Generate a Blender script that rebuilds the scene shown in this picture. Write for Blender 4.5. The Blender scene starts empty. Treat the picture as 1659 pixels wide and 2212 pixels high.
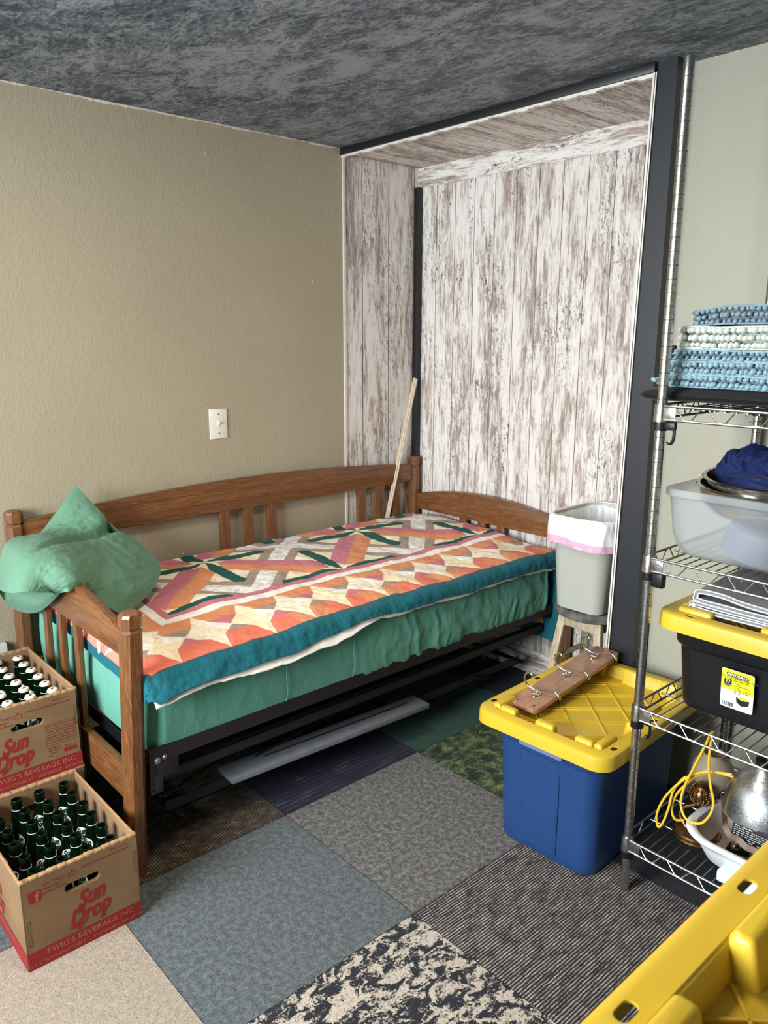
import bpy, bmesh, math, random
import numpy as np
from mathutils import Vector, Matrix, noise, Euler

sc = bpy.context.scene
COL = sc.collection
random.seed(7)
PI = math.pi

# ------------------------------------------------------------------ camera
camd = bpy.data.cameras.new('camera')
cam = bpy.data.objects.new('camera', camd); COL.objects.link(cam)
camd.sensor_fit = 'HORIZONTAL'; camd.sensor_width = 36.0
camd.lens = 36.0 * 1695.3 / 1659.0
camd.dof.use_dof = True; camd.dof.focus_distance = 2.5; camd.dof.aperture_fstop = 13.0
camd.clip_start = 0.02; camd.clip_end = 50
CR = Vector((0.6671713613929987, 0.7449018124340697, 0.0019142542805943494))
CU = Vector((-0.16416091223030416, 0.14452314271625533, 0.9757890428341216))
CF = Vector((-0.7265903725158538, 0.6513327498689552, -0.21870546292998252))
CP = Vector((1.33804728, -1.3120779, 1.55497396))
cam.matrix_world = Matrix(((CR.x, CU.x, -CF.x, CP.x), (CR.y, CU.y, -CF.y, CP.y), (CR.z, CU.z, -CF.z, CP.z), (0, 0, 0, 1)))
sc.camera = cam

# ------------------------------------------------------------------ world, light, exposure
w = bpy.data.worlds.new('world'); sc.world = w; w.use_nodes = True
w.node_tree.nodes['Background'].inputs[0].default_value = (0.62, 0.76, 1.0, 1)
w.node_tree.nodes['Background'].inputs[1].default_value = 1.0
def area(name, loc, aim, sx, sy, power, color, spread=180):
    l = bpy.data.lights.new(name, 'AREA'); l.shape = 'RECTANGLE'; l.size = sx; l.size_y = sy
    l.energy = power; l.color = color; l.spread = math.radians(spread)
    o = bpy.data.objects.new(name, l); COL.objects.link(o); o.location = loc
    d = Vector(aim) - Vector(loc); o.rotation_euler = d.to_track_quat('-Z', 'Y').to_euler()
    return o
# daylight pouring in through the window of the wall behind the camera
area('window_daylight', (-0.05, -2.95, 1.55), (-0.25, 1.0, 0.35), 1.7, 1.25, 70, (0.88, 0.95, 1.0), 150)
# added warm fill just below the ceiling, brightens the top of the bed
area('added_warm_fill', (0.05, -0.50, 2.34), (0.05, -0.50, 0), 0.4, 0.4, 11, (1.0, 0.87, 0.68))
sc.view_settings.view_transform = 'Standard'
sc.view_settings.look = 'None'
sc.view_settings.gamma = 1
sc.view_settings.exposure = 1.16
sc.view_settings.use_curve_mapping = False

# ------------------------------------------------------------------ material helpers
def S(r, g, b, a=1):
    def f(c):
        c /= 255.0
        return c / 12.92 if c <= 0.04045 else ((c + 0.055) / 1.055) ** 2.4
    return (f(r), f(g), f(b), a)
class NT:
    def __init__(s, name):
        s.m = bpy.data.materials.new(name); s.m.use_nodes = True
        s.t = s.m.node_tree; s.n = s.t.nodes; s.l = s.t.links
        s.b = s.n['Principled BSDF']; s._co = None
    def node(s, ty, **k):
        n = s.n.new(ty)
        for a, v in k.items(): setattr(n, a, v)
        return n
    def link(s, a, b): s.l.new(a, b)
    def set(s, sock, v):
        if hasattr(v, 'links') or isinstance(v, bpy.types.NodeSocket): s.l.new(v, sock)
        else: sock.default_value = v
    def co(s, scale=(1, 1, 1), rot=(0, 0, 0), loc=(0, 0, 0)):
        if s._co is None: s._co = s.node('ShaderNodeNewGeometry')
        mp = s.node('ShaderNodeMapping'); s.link(s._co.outputs['Position'], mp.inputs[0])
        mp.inputs['Scale'].default_value = scale; mp.inputs['Rotation'].default_value = rot; mp.inputs['Location'].default_value = loc
        return mp.outputs[0]
    def oco(s, scale=(1, 1, 1), rot=(0, 0, 0)):
        tc = s.node('ShaderNodeTexCoord')
        mp = s.node('ShaderNodeMapping'); s.link(tc.outputs['Object'], mp.inputs[0])
        mp.inputs['Scale'].default_value = scale; mp.inputs['Rotation'].default_value = rot
        return mp.outputs[0]
    def noise(s, vec, scale=5, detail=4, rough=.55, dist=0):
        n = s.node('ShaderNodeTexNoise'); s.link(vec, n.inputs['Vector'])
        n.inputs['Scale'].default_value = scale; n.inputs['Detail'].default_value = detail
        n.inputs['Roughness'].default_value = rough; n.inputs['Distortion'].default_value = dist
        return n.outputs['Fac']
    def vor(s, vec, scale=5, feat='F1'):
        n = s.node('ShaderNodeTexVoronoi', feature=feat); s.link(vec, n.inputs['Vector']); n.inputs['Scale'].default_value = scale
        return n.outputs['Distance']
    def ramp(s, fac, stops, interp='LINEAR'):
        n = s.node('ShaderNodeValToRGB'); s.link(fac, n.inputs[0]); cr = n.color_ramp; cr.interpolation = interp
        while len(cr.elements) < len(stops): cr.elements.new(0.5)
        for e, (p, c) in zip(cr.elements, stops):
            e.position = p; e.color = c if hasattr(c, '__len__') else (c, c, c, 1)
        return n.outputs[0]
    def math(s, op, a, b=0.0, c=0.0):
        n = s.node('ShaderNodeMath', operation=op)
        s.set(n.inputs[0], a); s.set(n.inputs[1], b); s.set(n.inputs[2], c)
        return n.outputs[0]
    def mix(s, fac, a, b, ty='MIX'):
        n = s.node('ShaderNodeMix', data_type='RGBA', blend_type=ty)
        s.set(n.inputs[0], fac); s.set(n.inputs[6], a); s.set(n.inputs[7], b)
        return n.outputs[2]
    def sep(s, vec):
        n = s.node('ShaderNodeSeparateXYZ'); s.link(vec, n.inputs[0]); return n.outputs
    def bump(s, h, strength=.3, dist=.002, prev=None):
        n = s.node('ShaderNodeBump'); s.link(h, n.inputs['Height']); n.inputs['Strength'].default_value = strength
        n.inputs['Distance'].default_value = dist
        if prev: s.link(prev, n.inputs['Normal'])
        return n.outputs[0]
    def fin(s, color=None, rough=None, metal=None, normal=None, **k):
        b = s.b
        if color is not None: s.set(b.inputs['Base Color'], color)
        if rough is not None: s.set(b.inputs['Roughness'], rough)
        if metal is not None: s.set(b.inputs['Metallic'], metal)
        if normal is not None: s.set(b.inputs['Normal'], normal)
        for a, v in k.items(): s.set(b.inputs[a.replace('_', ' ')], v)
        return s.m
def simple(name, c, rough=.6, metal=0, var=.12, scale=30, bump=.15, bdist=.001, **k):
    t = NT(name); co = t.co()
    f = t.noise(co, scale, 3)
    c2 = tuple(x * (1 - var) for x in c[:3]) + (1,)
    c3 = tuple(min(1, x * (1 + var)) for x in c[:3]) + (1,)
    col = t.ramp(f, [(.3, c2), (.7, c3)])
    return t.fin(col, rough, metal, t.bump(f, bump, bdist), **k)

def wall_paint(name, c, c2, bs=.35):
    t = NT(name); co = t.co()
    big = t.noise(co, 1.2, 3)
    col = t.ramp(big, [(.3, c), (.7, c2)])
    peel = t.noise(t.co((1, 1, .55)), 95, 3, .6, .6)
    peel = t.ramp(peel, [(.42, 0), (.62, 1)])
    blot = t.noise(co, 7, 3)
    n = t.bump(peel, bs, .0018)
    n = t.bump(blot, .25, .004, n)
    fl = t.noise(co, 55, 2, .5)          # little paint chips
    fl2 = t.noise(co, 1.7, 2)
    chip = t.math('MULTIPLY', t.ramp(fl, [(.755, 0), (.765, 1)]), t.ramp(fl2, [(.55, 0), (.6, 1)]))
    col = t.mix(chip, col, S(222, 214, 196))
    return t.fin(col, .55, 0, n, Specular_IOR_Level=.35)
M = {}
M['wall_left'] = wall_paint('taupe_wall_paint', S(158, 147, 124), S(167, 156, 132), .24)
M['wall_right'] = wall_paint('sage_wall_paint', S(152, 150, 134), S(160, 158, 142), .22)
M['wall_white'] = wall_paint('cream_wall_paint', S(196, 190, 176), S(202, 196, 182), .2)
def ceiling_mat():
    t = NT('mottled_ceiling_paper')
    co = t.co((1, 1, 1), (0, 0, -.75)); cs = t.co((.75, 1.5, 1), (0, 0, -.35))
    warp = t.noise(cs, 5, 6, .65, 1.2)
    fine = t.noise(cs, 26, 8, .72, 1.8)
    big = t.noise(co, 2.2, 3, .5)
    a = t.math('MULTIPLY_ADD', fine, .6, t.math('MULTIPLY', warp, .45))
    a = t.math('ADD', a, t.math('MULTIPLY', big, .12))
    col = t.ramp(a, [(.45, S(50, 55, 63)), (.53, S(76, 82, 90)), (.585, S(108, 114, 121)), (.65, S(142, 146, 151))])
    fl = t.ramp(t.noise(co, 60, 2, .5), [(.775, 0), (.785, 1)])
    col = t.mix(fl, col, S(205, 203, 198))
    return t.fin(col, .6, 0, t.bump(fine, .5, .003), Specular_IOR_Level=.3)
M['ceiling'] = ceiling_mat()
def planks(name, axis, width=.121, off=.0):
    # whitewashed worn boards; axis = the direction across the boards; grain runs along the other one
    t = NT(name)
    if axis == 'x': gs, sep_i = (1, 1, .085), 0           # vertical boards on the back wall
    elif axis == 'y': gs, sep_i = (1, 1, .085), 1          # vertical boards on the side wall
    elif axis == 'xs': gs, sep_i = (1, .085, 1), 0         # soffit boards, run along y
    else: gs, sep_i = (.07, 1, 1), None                    # horizontal board
    co = t.co(gs); cw = t.co()
    sq = lambda k: tuple(k if g < .5 else 1 for g in gs)
    grain = t.noise(t.co(sq(.055)), 150, 4, .65, .15)
    wear = t.noise(t.co(sq(.16)), 60, 9, .78, .7)
    mask = t.noise(t.co(sq(.13)), 13, 4, .6, .5)
    a = t.math('ADD', t.math('MULTIPLY', wear, .62), t.math('ADD', t.math('MULTIPLY', mask, .38), t.math('MULTIPLY', t.math('SUBTRACT', grain, .5), .16)))
    base = t.ramp(a, [(.37, S(122, 108, 101)), (.44, S(160, 146, 137)), (.475, S(190, 179, 170)), (.50, S(211, 204, 197)), (.53, S(224, 219, 213)), (.7, S(232, 228, 222))])
    flk = t.noise(t.co(sq(.35)), 95, 8, .78, .8)
    msk = t.ramp(t.noise(t.co(sq(.35)), 8, 3, .6, .5), [(.50, 0), (.58, 1)])
    dark = t.math('MULTIPLY', t.ramp(flk, [(.535, 0), (.575, 1)]), msk)
    col = t.mix(dark, base, S(98, 92, 90))
    h = t.math('ADD', t.math('MULTIPLY', a, .5), t.math('MULTIPLY', flk, .3))
    if sep_i is not None:
        x = t.sep(cw)[sep_i]
        fr = t.math('FRACT', t.math('DIVIDE', t.math('ADD', x, off + 20 * width), width))
        line = t.math('LESS_THAN', fr, .026)
        col = t.mix(line, col, S(70, 52, 46))
        # each board has a tone of its own
        fl = t.math('FLOOR', t.math('DIVIDE', t.math('ADD', x, off + 20 * width), width))
        rnd = t.math('FRACT', t.math('MULTIPLY', t.math('SINE', t.math('MULTIPLY', fl, 12.9898)), 437.585))
        col = t.mix(t.math('MULTIPLY', rnd, .16), col, S(180, 166, 156))
    return t.fin(col, .62, 0, t.bump(h, .25, .001), Specular_IOR_Level=.3)
M['planks_back'] = planks('whitewashed_planks_back', 'x', .1207, .121 - .0)
M['planks_side'] = planks('whitewashed_planks_side', 'y', .165, .00)
M['planks_soffit'] = planks('whitewashed_planks_soffit', 'xs', .1207)
M['plank_h'] = planks('whitewashed_board_horizontal', 'h')
M['charcoal'] = simple('charcoal_trim_paint', S(34, 36, 41), .42, 0, .05, 8, .1)
M['black_trim'] = simple('black_trim_paint', S(24, 25, 26), .4, 0, .05, 20, .1)
M['white_trim'] = simple('white_trim_paint', S(214, 208, 198), .5, 0, .06, 40, .15)
M['plastic_white'] = simple('ivory_plastic', S(226, 222, 208), .35, 0, .02, 20, .05)

# carpets
def carpet(name, stops, scale, gs=(1, 1, 1), tuft=170, dist=0, extra=None, bs=.8, spk=.55):
    t = NT(name); co = t.co(gs)
    a = t.noise(co, scale, 5, .65, dist)
    f2 = t.noise(t.co(), tuft, 4, .72, .4); f = t.noise(t.co(), tuft * 3, 2, .6)
    v = t.math('ADD', a, t.math('MULTIPLY', t.math('SUBTRACT', f2, .5), spk))
    col = t.ramp(v, stops)
    if extra: col = extra(t, col)
    col = t.mix(t.ramp(f2, [(.36, .38), (.48, 0)]), col, (0.006, .006, .006, 1))
    return t.fin(col, .95, 0, t.bump(t.math('ADD', f2, t.math('MULTIPLY', f, .5)), bs, .004), Specular_IOR_Level=.1, Sheen_Weight=.08)
def ribs(axis, period, depth, dark):
    def f(t, col):
        p = t.co(); x = t.sep(p)[axis]
        n = t.noise(p, 45, 3)
        ph = t.math('ADD', t.math('MULTIPLY', x, 2 * PI / period), t.math('MULTIPLY', n, 3.4))
        s = t.math('SINE', ph)
        return t.mix(t.math('MULTIPLY', t.ramp(s, [(.0, 1), (.55, 0)]), depth), col, dark)
    return f
g = {}
g['grey'] = carpet('grey_speckled_carpet', [(.34, S(78, 75, 73)), (.5, S(106, 103, 100)), (.66, S(142, 138, 134))], 60, tuft=230, spk=.9)
g['slate'] = carpet('slate_blue_carpet', [(.34, S(80, 85, 87)), (.5, S(97, 103, 105)), (.66, S(118, 124, 126))], 60, tuft=230, spk=.7)
g['beige'] = carpet('beige_carpet', [(.3, S(156, 141, 124)), (.5, S(169, 154, 137)), (.7, S(182, 167, 150))], 60, tuft=200, spk=.6)
g['ribbed'] = carpet('ribbed_taupe_carpet', [(.33, S(76, 66, 63)), (.45, S(136, 126, 121)), (.60, S(176, 167, 162)), (.72, S(210, 202, 196))], 40, (1.2, .5, 1), 190, .8, ribs(0, .0082, .95, S(26, 22, 22)), spk=.9)
g['mottled'] = carpet('black_cream_mottled_carpet', [(.47, S(40, 42, 48)), (.50, S(62, 64, 68)), (.52, S(168, 156, 142)), (.6, S(204, 192, 176)), (.72, S(178, 158, 148))], 24, (1.3, .8, 1), 150, 1.0, spk=.42)
g['navy'] = carpet('navy_striped_carpet', [(.35, S(24, 24, 46)), (.55, S(40, 40, 70)), (.7, S(96, 94, 118))], 14, (1, .35, 1), 190, .2, ribs(0, .021, .75, S(12, 12, 20)))
g['brown'] = carpet('brown_ribbed_carpet', [(.35, S(62, 56, 52)), (.55, S(110, 94, 76)), (.7, S(168, 144, 110))], 40, (1, .6, 1), 190, .2, ribs(1, .008, .8, S(22, 19, 18)), spk=.8)
g['green'] = carpet('dark_green_carpet', [(.3, S(30, 62, 54)), (.7, S(48, 88, 74))], 60, spk=.8)
g['moss'] = carpet('moss_mottled_carpet', [(.40, S(26, 34, 28)), (.5, S(58, 74, 46)), (.62, S(112, 124, 76)), (.75, S(150, 155, 108))], 24, (1, .8, 1), 170, .7, spk=.6)
g['black'] = carpet('black_carpet', [(.3, S(22, 24, 28)), (.7, S(46, 48, 54))], 60, spk=.8)
CARPETS = ['grey', 'slate', 'beige', 'ribbed', 'mottled', 'navy', 'brown', 'green', 'moss', 'black']

def wood(name, c1, c2, c3, axis, rough=.38, sc_=1.0):
    t = NT(name)
    gs = {'x': (.045, 1, 1), 'y': (1, .045, 1), 'z': (1, 1, .045)}[axis]
    co = t.co(gs)
    big = t.noise(co, 42 * sc_, 4, .6, 1.2)
    fine = t.noise(co, 260 * sc_, 3, .6, .2)
    rings = t.math('SINE', t.math('MULTIPLY', big, 46))
    a = t.math('ADD', t.math('MULTIPLY', rings, .07), t.math('ADD', t.math('MULTIPLY', fine, .5), t.math('MULTIPLY', big, .35)))
    col = t.ramp(a, [(.25, c1), (.45, c2), (.65, c3)])
    return t.fin(col, rough, 0, t.bump(fine, .15, .0006), Coat_Weight=.25, Coat_Roughness=.25)
for ax in 'xyz':
    M['oak_' + ax] = wood('stained_oak_' + ax, S(78, 46, 22), S(112, 70, 37), S(140, 92, 52), ax)
M['board_wood'] = wood('walnut_board_wood', S(134, 94, 70), S(160, 116, 90), S(176, 134, 108), 'y', .35)
M['pine'] = wood('pale_worn_wood', S(160, 140, 112), S(186, 168, 138), S(204, 188, 160), 'z', .6)
M['pine_dark'] = simple('weathered_grey_seat', S(92, 88, 84), .7, 0, .5, 26, .4)
M['strip_wood'] = wood('pale_strip_wood', S(196, 170, 130), S(214, 190, 150), S(226, 206, 170), 'z', .6)
M['steel_dark'] = simple('dark_painted_steel', S(48, 42, 42), .45, .3, .1, 40, .08)
M['steel_black'] = simple('black_metal', S(26, 26, 28), .4, .4, .1, 40, .08)
M['bolt'] = simple('zinc_bolt', S(190, 188, 182), .3, .9, .1, 60, .1)
def fabric(name, c, rough=.8, var=.06, scale=9, weave=1400, wrinkle=.25):
    t = NT(name); co = t.co()
    n1 = t.noise(co, scale, 5, .6, .9); n2 = t.noise(co, weave, 1)
    wr = t.noise(t.co((1, 1, .45)), 22, 5, .6, 1.6)
    col = t.ramp(n1, [(.3, tuple(x * (1 - var) for x in c[:3]) + (1,)), (.7, tuple(min(1, x * (1 + var)) for x in c[:3]) + (1,))])
    b = t.bump(n2, .2, .0005); b = t.bump(wr, wrinkle, .006, b)
    return t.fin(col, rough, 0, b, Sheen_Weight=.05, Specular_IOR_Level=.25)
M['sheet'] = fabric('green_sheet_cotton', S(96, 156, 136))
M['pillow'] = fabric('green_pillowcase_cotton', S(96, 136, 112), .8, .04, 8, 1400, .35)
M['lining'] = fabric('white_lining_cotton', S(244, 240, 232))
def vcol_mat(name, rough=.85):
    t = NT(name); a = t.node('ShaderNodeAttribute'); a.attribute_name = 'Col'
    n2 = t.noise(t.co(), 1500, 1); n1 = t.noise(t.co(), 160, 3, .6, .6); n0 = t.noise(t.co(), 34, 4, .6, 1.2)
    b = t.bump(n2, .15, .0004); b = t.bump(n1, .3, .002, b); b = t.bump(n0, .35, .006, b)
    return t.fin(a.outputs['Color'], rough, 0, b, Sheen_Weight=.05, Specular_IOR_Level=.2)
M['quilt'] = vcol_mat('patchwork_quilt_cotton')
def cardboard():
    t = NT('brown_cardboard'); co = t.co()
    f = t.noise(t.co((1, 1, 1)), 300, 4, .7); b = t.noise(co, 6, 3)
    col = t.ramp(t.math('ADD', t.math('MULTIPLY', f, .4), t.math('MULTIPLY', b, .6)), [(.35, S(116, 90, 63)), (.65, S(138, 110, 80))])
    return t.fin(col, .8, 0, t.bump(f, .12, .0006), Specular_IOR_Level=.2)
M['cardboard'] = cardboard()
M['card_edge'] = simple('cardboard_cut_edge', S(166, 126, 88), .85, 0, .2, 120, .5)
M['red_print'] = simple('red_box_print', S(138, 26, 26), .75, 0, .08, 200, .05)
M['tan_print'] = simple('unprinted_tan_lettering', S(164, 104, 80), .8, 0, .08, 200, .05)
M['dark_slit'] = simple('slit_shadow_card', S(60, 44, 32), .9, 0, .1, 100, .1)
def bottle_glass():
    t = NT('green_bottle_glass')
    n = t.noise(t.co(), 40, 2)
    col = t.ramp(n, [(.3, S(3, 18, 7)), (.7, S(5, 28, 11))])
    return t.fin(col, .06, 0, None, Transmission_Weight=.35, IOR=1.5, Specular_IOR_Level=.6)
M['glass_green'] = bottle_glass()
M['label_white'] = simple('white_bottle_print', S(236, 240, 236), .4, 0, .02, 60, .02)
M['label_green'] = simple('green_bottle_lettering', S(12, 52, 30), .4, 0, .02, 60, .02)
M['cap_white'] = simple('white_cap_enamel', S(232, 226, 208), .35, 0, .03, 60, .05)
M['cap_red'] = simple('red_cap_mark', S(120, 44, 32), .4, 0, .2, 200, .05)
def plastic(name, c, rough=.38, **k):
    t = NT(name); f = t.noise(t.co(), 420, 3, .6); b = t.noise(t.co(), 5, 3)
    col = t.ramp(b, [(.3, tuple(x * .95 for x in c[:3]) + (1,)), (.7, tuple(min(1, x * 1.04) for x in c[:3]) + (1,))])
    return t.fin(col, rough, 0, t.bump(f, .12, .0005), **k)
M['yellow'] = plastic('yellow_tote_plastic', S(204, 171, 46), .36)
M['blue'] = plastic('blue_tote_plastic', S(30, 62, 110), .42)
M['black_pl'] = plastic('black_tote_plastic', S(15, 16, 20), .36)
M['latch'] = plastic('grey_blue_handle_plastic', S(110, 124, 150), .4)
M['can'] = plastic('pale_grey_bin_plastic', S(182, 182, 170), .45)
M['liner'] = NT('white_bin_liner').fin(S(236, 236, 236), .38, 0, None, Transmission_Weight=.12, Specular_IOR_Level=.5)
M['liner_pink'] = NT('pink_liner_band').fin(S(214, 168, 192), .4, 0)
def chrome(name, c, rough, gs=(1, 1, 1)):
    t = NT(name); n = t.noise(t.co(gs), 60, 4, .6); n2 = t.noise(t.co(), 400, 2)
    col = t.ramp(n, [(.3, tuple(x * .7 for x in c[:3]) + (1,)), (.7, c)])
    return t.fin(col, t.ramp(n2, [(.3, rough * .7), (.7, rough * 1.4)]), 1.0, t.bump(n, .1, .0006))
M['chrome'] = chrome('dulled_chrome', S(200, 200, 196), .26)
M['groove'] = simple('post_groove_mark', S(120, 118, 112), .4, .8, .1, 80, .1)
M['wire'] = chrome('shelf_wire_zinc', S(168, 168, 166), .34)
M['nickel'] = chrome('polished_nickel', S(216, 208, 188), .14)
M['stainless'] = chrome('stainless_steel', S(196, 192, 186), .16)
M['alu'] = chrome('spun_aluminium', S(214, 218, 222), .3)
M['bronze'] = chrome('aged_bronze', S(150, 112, 76), .36)
M['frosted'] = NT('frosted_clear_plastic').fin(S(236, 240, 244), .22, 0, None, Transmission_Weight=.85, IOR=1.08, Alpha=.72)
M['globe'] = NT('amber_frosted_glass').fin(S(170, 156, 134), .3, 0, None, Transmission_Weight=.35, IOR=1.3)
M['cord'] = plastic('yellow_cord_rubber', S(230, 186, 50), .45)
M['white_pl'] = plastic('white_basin_plastic', S(226, 228, 232), .4)
M['taupe_pl'] = plastic('taupe_basin_inside', S(168, 156, 148), .5)
M['mat_blue'] = fabric('dusty_blue_chenille', S(130, 160, 171), .95, .1, 30, 900)
M['mat_grey'] = fabric('slate_blue_chenille', S(118, 142, 156), .95, .1, 30, 900)
M['mat_cream'] = fabric('cream_chenille', S(188, 196, 186), .95, .06, 30, 900)
M['mat_back'] = fabric('grey_latex_backing', S(120, 128, 130), .8, .1, 60, 900)
M['black_cloth'] = fabric('black_rubber_cloth', S(24, 25, 27), .6, .1, 20, 900, .3)
M['blue_cloth'] = fabric('royal_blue_nylon', S(16, 34, 80), .5, .12, 20, 900, .4)
M['navy_cloth'] = fabric('navy_edging_cloth', S(24, 30, 56), .6, .12, 20, 900, .4)
def towelmat(name, c1, c2):
    t = NT(name); n = t.noise(t.co(), 150, 4, .7, 2.2)
    return t.fin(t.ramp(n, [(.4, c1), (.6, c2)]), .95, 0, t.bump(n, .6, .003), Specular_IOR_Level=.1)
M['towel'] = towelmat('grey_sculpted_towel', S(108, 109, 113), S(156, 157, 160))
M['towel_hem'] = fabric('white_towel_hem', S(206, 206, 208), .9, .04)
M['lab_yellow'] = plastic('yellow_label_paper', S(232, 222, 30), .5)
M['lab_white'] = plastic('white_label_paper', S(216, 222, 232), .5)
M['lab_black'] = plastic('black_label_print', S(20, 20, 20), .5)
M['lab_blue'] = plastic('blue_box_card', S(44, 74, 124), .4)
M['lab_dark'] = plastic('dark_box_card', S(18, 20, 30), .45)
M['lab_red'] = plastic('dark_red_fabric', S(110, 22, 36), .6)
M['strap'] = simple('brown_leather_strap', S(104, 80, 64), .5, 0, .2, 50, .2)
M['tub'] = plastic('cloudy_tub_plastic', S(112, 117, 132), .5)
M['board_white'] = simple('shaded_white_board', S(112, 114, 120), .6, 0, .1, 40, .2)  # white board; its colour is darkened for the shade under the bed
M['plaster'] = simple('torn_plaster_edge', S(212, 202, 184), .9, 0, .12, 60, .6, .004)
M['winframe'] = simple('white_window_frame', S(225, 225, 220), .4)
M['pane'] = NT('window_pane_glass').fin((1, 1, 1, 1), .0, 0, None, Transmission_Weight=1, IOR=1.0, Alpha=.05)
M['lamp_emit'] = NT('lamp_diffuser').fin(S(255, 240, 214), .5, 0, None, Emission_Color=S(255, 232, 190), Emission_Strength=2.0)

# ------------------------------------------------------------------ mesh helpers
def rootloc(p):
    v = Vector((0, 0, 0))
    while p is not None: v += p.location; p = p.parent
    return v
def obj(name, bm, mat, parent=None, world=True, smooth=35, mesh=None):
    """link bm (bmesh or mesh) as one object; world=True: its coordinates are room coordinates"""
    me = bm
    if isinstance(bm, bmesh.types.BMesh):
        me = bpy.data.meshes.new(name); bmesh.ops.recalc_face_normals(bm, faces=bm.faces); bm.to_mesh(me); bm.free()
    if parent is not None and world: me.transform(Matrix.Translation(-rootloc(parent)))
    mats = mat if isinstance(mat, (list, tuple)) else [mat]
    if not me.materials:
        for m in mats: me.materials.append(m)
    if smooth:
        me.polygons.foreach_set('use_smooth', [True] * len(me.polygons))
        me.set_sharp_from_angle(angle=math.radians(smooth))
    o = bpy.data.objects.new(name, me); COL.objects.link(o)
    if parent is not None: o.parent = parent
    return o
def tag(o, label=None, cat=None, group=None, kind=None):
    if label: o['label'] = label
    if cat: o['category'] = cat
    if group: o['group'] = group
    if kind: o['kind'] = kind
    return o
def thing(name, loc, label, cat, group=None):
    o = bpy.data.objects.new(name, None); COL.objects.link(o); o.location = loc; o.empty_display_size = .05
    return tag(o, label, cat, group)
def struct(name, bm, mat, label, smooth=35):
    o = obj(name, bm, mat, None, smooth=smooth); return tag(o, label, None, None, 'structure')
def copy_tree(o, parent=None):
    c = o.copy(); COL.objects.link(c)
    if parent is not None: c.parent = parent
    for ch in list(o.children): copy_tree(ch, c)
    return c
def B(): return bmesh.new()
def pieces(name, bm, mat, parent, **k):
    """link every connected piece of bm as a part of its own"""
    bm.verts.ensure_lookup_table(); seen = set(); comps = []
    for v in bm.verts:
        if v in seen: continue
        st = [v]; seen.add(v); c = []
        while st:
            a = st.pop(); c.append(a)
            for e in a.link_edges:
                o = e.other_vert(a)
                if o not in seen: seen.add(o); st.append(o)
        comps.append(c)
    for c in comps:
        b = B(); mp = {v: b.verts.new(v.co) for v in c}
        for f in {f for v in c for f in v.link_faces}: b.faces.new([mp[v] for v in f.verts])
        obj(name, b, mat, parent, **k)
    bm.free()
def bx(bm, lo, hi, bev=0, mx=None, seg=2):
    r = bmesh.ops.create_cube(bm, size=1); vs = r['verts']
    c = [(a + b) / 2 for a, b in zip(lo, hi)]; s = [abs(b - a) for a, b in zip(lo, hi)]
    bmesh.ops.scale(bm, vec=s, verts=vs); bmesh.ops.translate(bm, vec=c, verts=vs)
    if bev > 0:
        es = list({e for v in vs for e in v.link_edges})
        rr = bmesh.ops.bevel(bm, geom=es, offset=min(bev, min(s) * .45), segments=seg, profile=.5, affect='EDGES')
        vs = list({v for f in rr['faces'] for v in f.verts} | {v for v in vs if v.is_valid})
        if mx is not None:
            # all verts of this cube: flood from any
            seen = set(vs); st = list(vs)
            while st:
                v = st.pop()
                for e in v.link_edges:
                    o = e.other_vert(v)
                    if o not in seen: seen.add(o); st.append(o)
            vs = list(seen)
    if mx is not None: bmesh.ops.transform(bm, matrix=mx, verts=vs)
def beam(bm, p0, p1, wd, th, up=(0, 0, 1), bev=.002):
    """rectangular bar from p0 to p1; wd across, th along up"""
    p0, p1 = Vector(p0), Vector(p1); d = p1 - p0; L = d.length; d.normalize()
    s = d.cross(Vector(up)); s.normalize(); u = s.cross(d)
    mx = Matrix(((d.x, s.x, u.x, (p0.x + p1.x) / 2), (d.y, s.y, u.y, (p0.y + p1.y) / 2), (d.z, s.z, u.z, (p0.z + p1.z) / 2), (0, 0, 0, 1)))
    bx(bm, (-L / 2, -wd / 2, -th / 2), (L / 2, wd / 2, th / 2), bev, mx)
def frames(pts, closed=False):
    pts = [Vector(p) for p in pts]; n = len(pts); out = []
    t0 = (pts[1] - pts[0]).normalized()
    a = Vector((0, 0, 1)) if abs(t0.z) < .9 else Vector((1, 0, 0))
    nrm = t0.cross(a).normalized()
    for i in range(n):
        if closed: t = (pts[(i + 1) % n] - pts[i - 1]).normalized()
        else: t = (pts[min(i + 1, n - 1)] - pts[max(i - 1, 0)]).normalized()
        nrm = (nrm - t * nrm.dot(t)).normalized(); bn = t.cross(nrm)
        out.append((pts[i], nrm.copy(), bn))
    return out
def tube(bm, pts, r, seg=8, closed=False, caps=True):
    fr = frames(pts, closed); rings = []
    for i, (p, n, b) in enumerate(fr):
        rr = r[i] if hasattr(r, '__len__') else r
        rings.append([bm.verts.new(p + (n * math.cos(2 * PI * k / seg) + b * math.sin(2 * PI * k / seg)) * rr) for k in range(seg)])
    m = len(rings)
    for i in range(m if closed else m - 1):
        A, C = rings[i], rings[(i + 1) % m]
        for k in range(seg):
            bm.faces.new((A[k], A[(k + 1) % seg], C[(k + 1) % seg], C[k]))
    if not closed and caps:
        bm.faces.new(rings[0][::-1]); bm.faces.new(rings[-1])
def cyl(bm, p0, p1, r0, r1=None, seg=16): tube(bm, [p0, p1], [r0, r0 if r1 is None else r1], seg)
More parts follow.
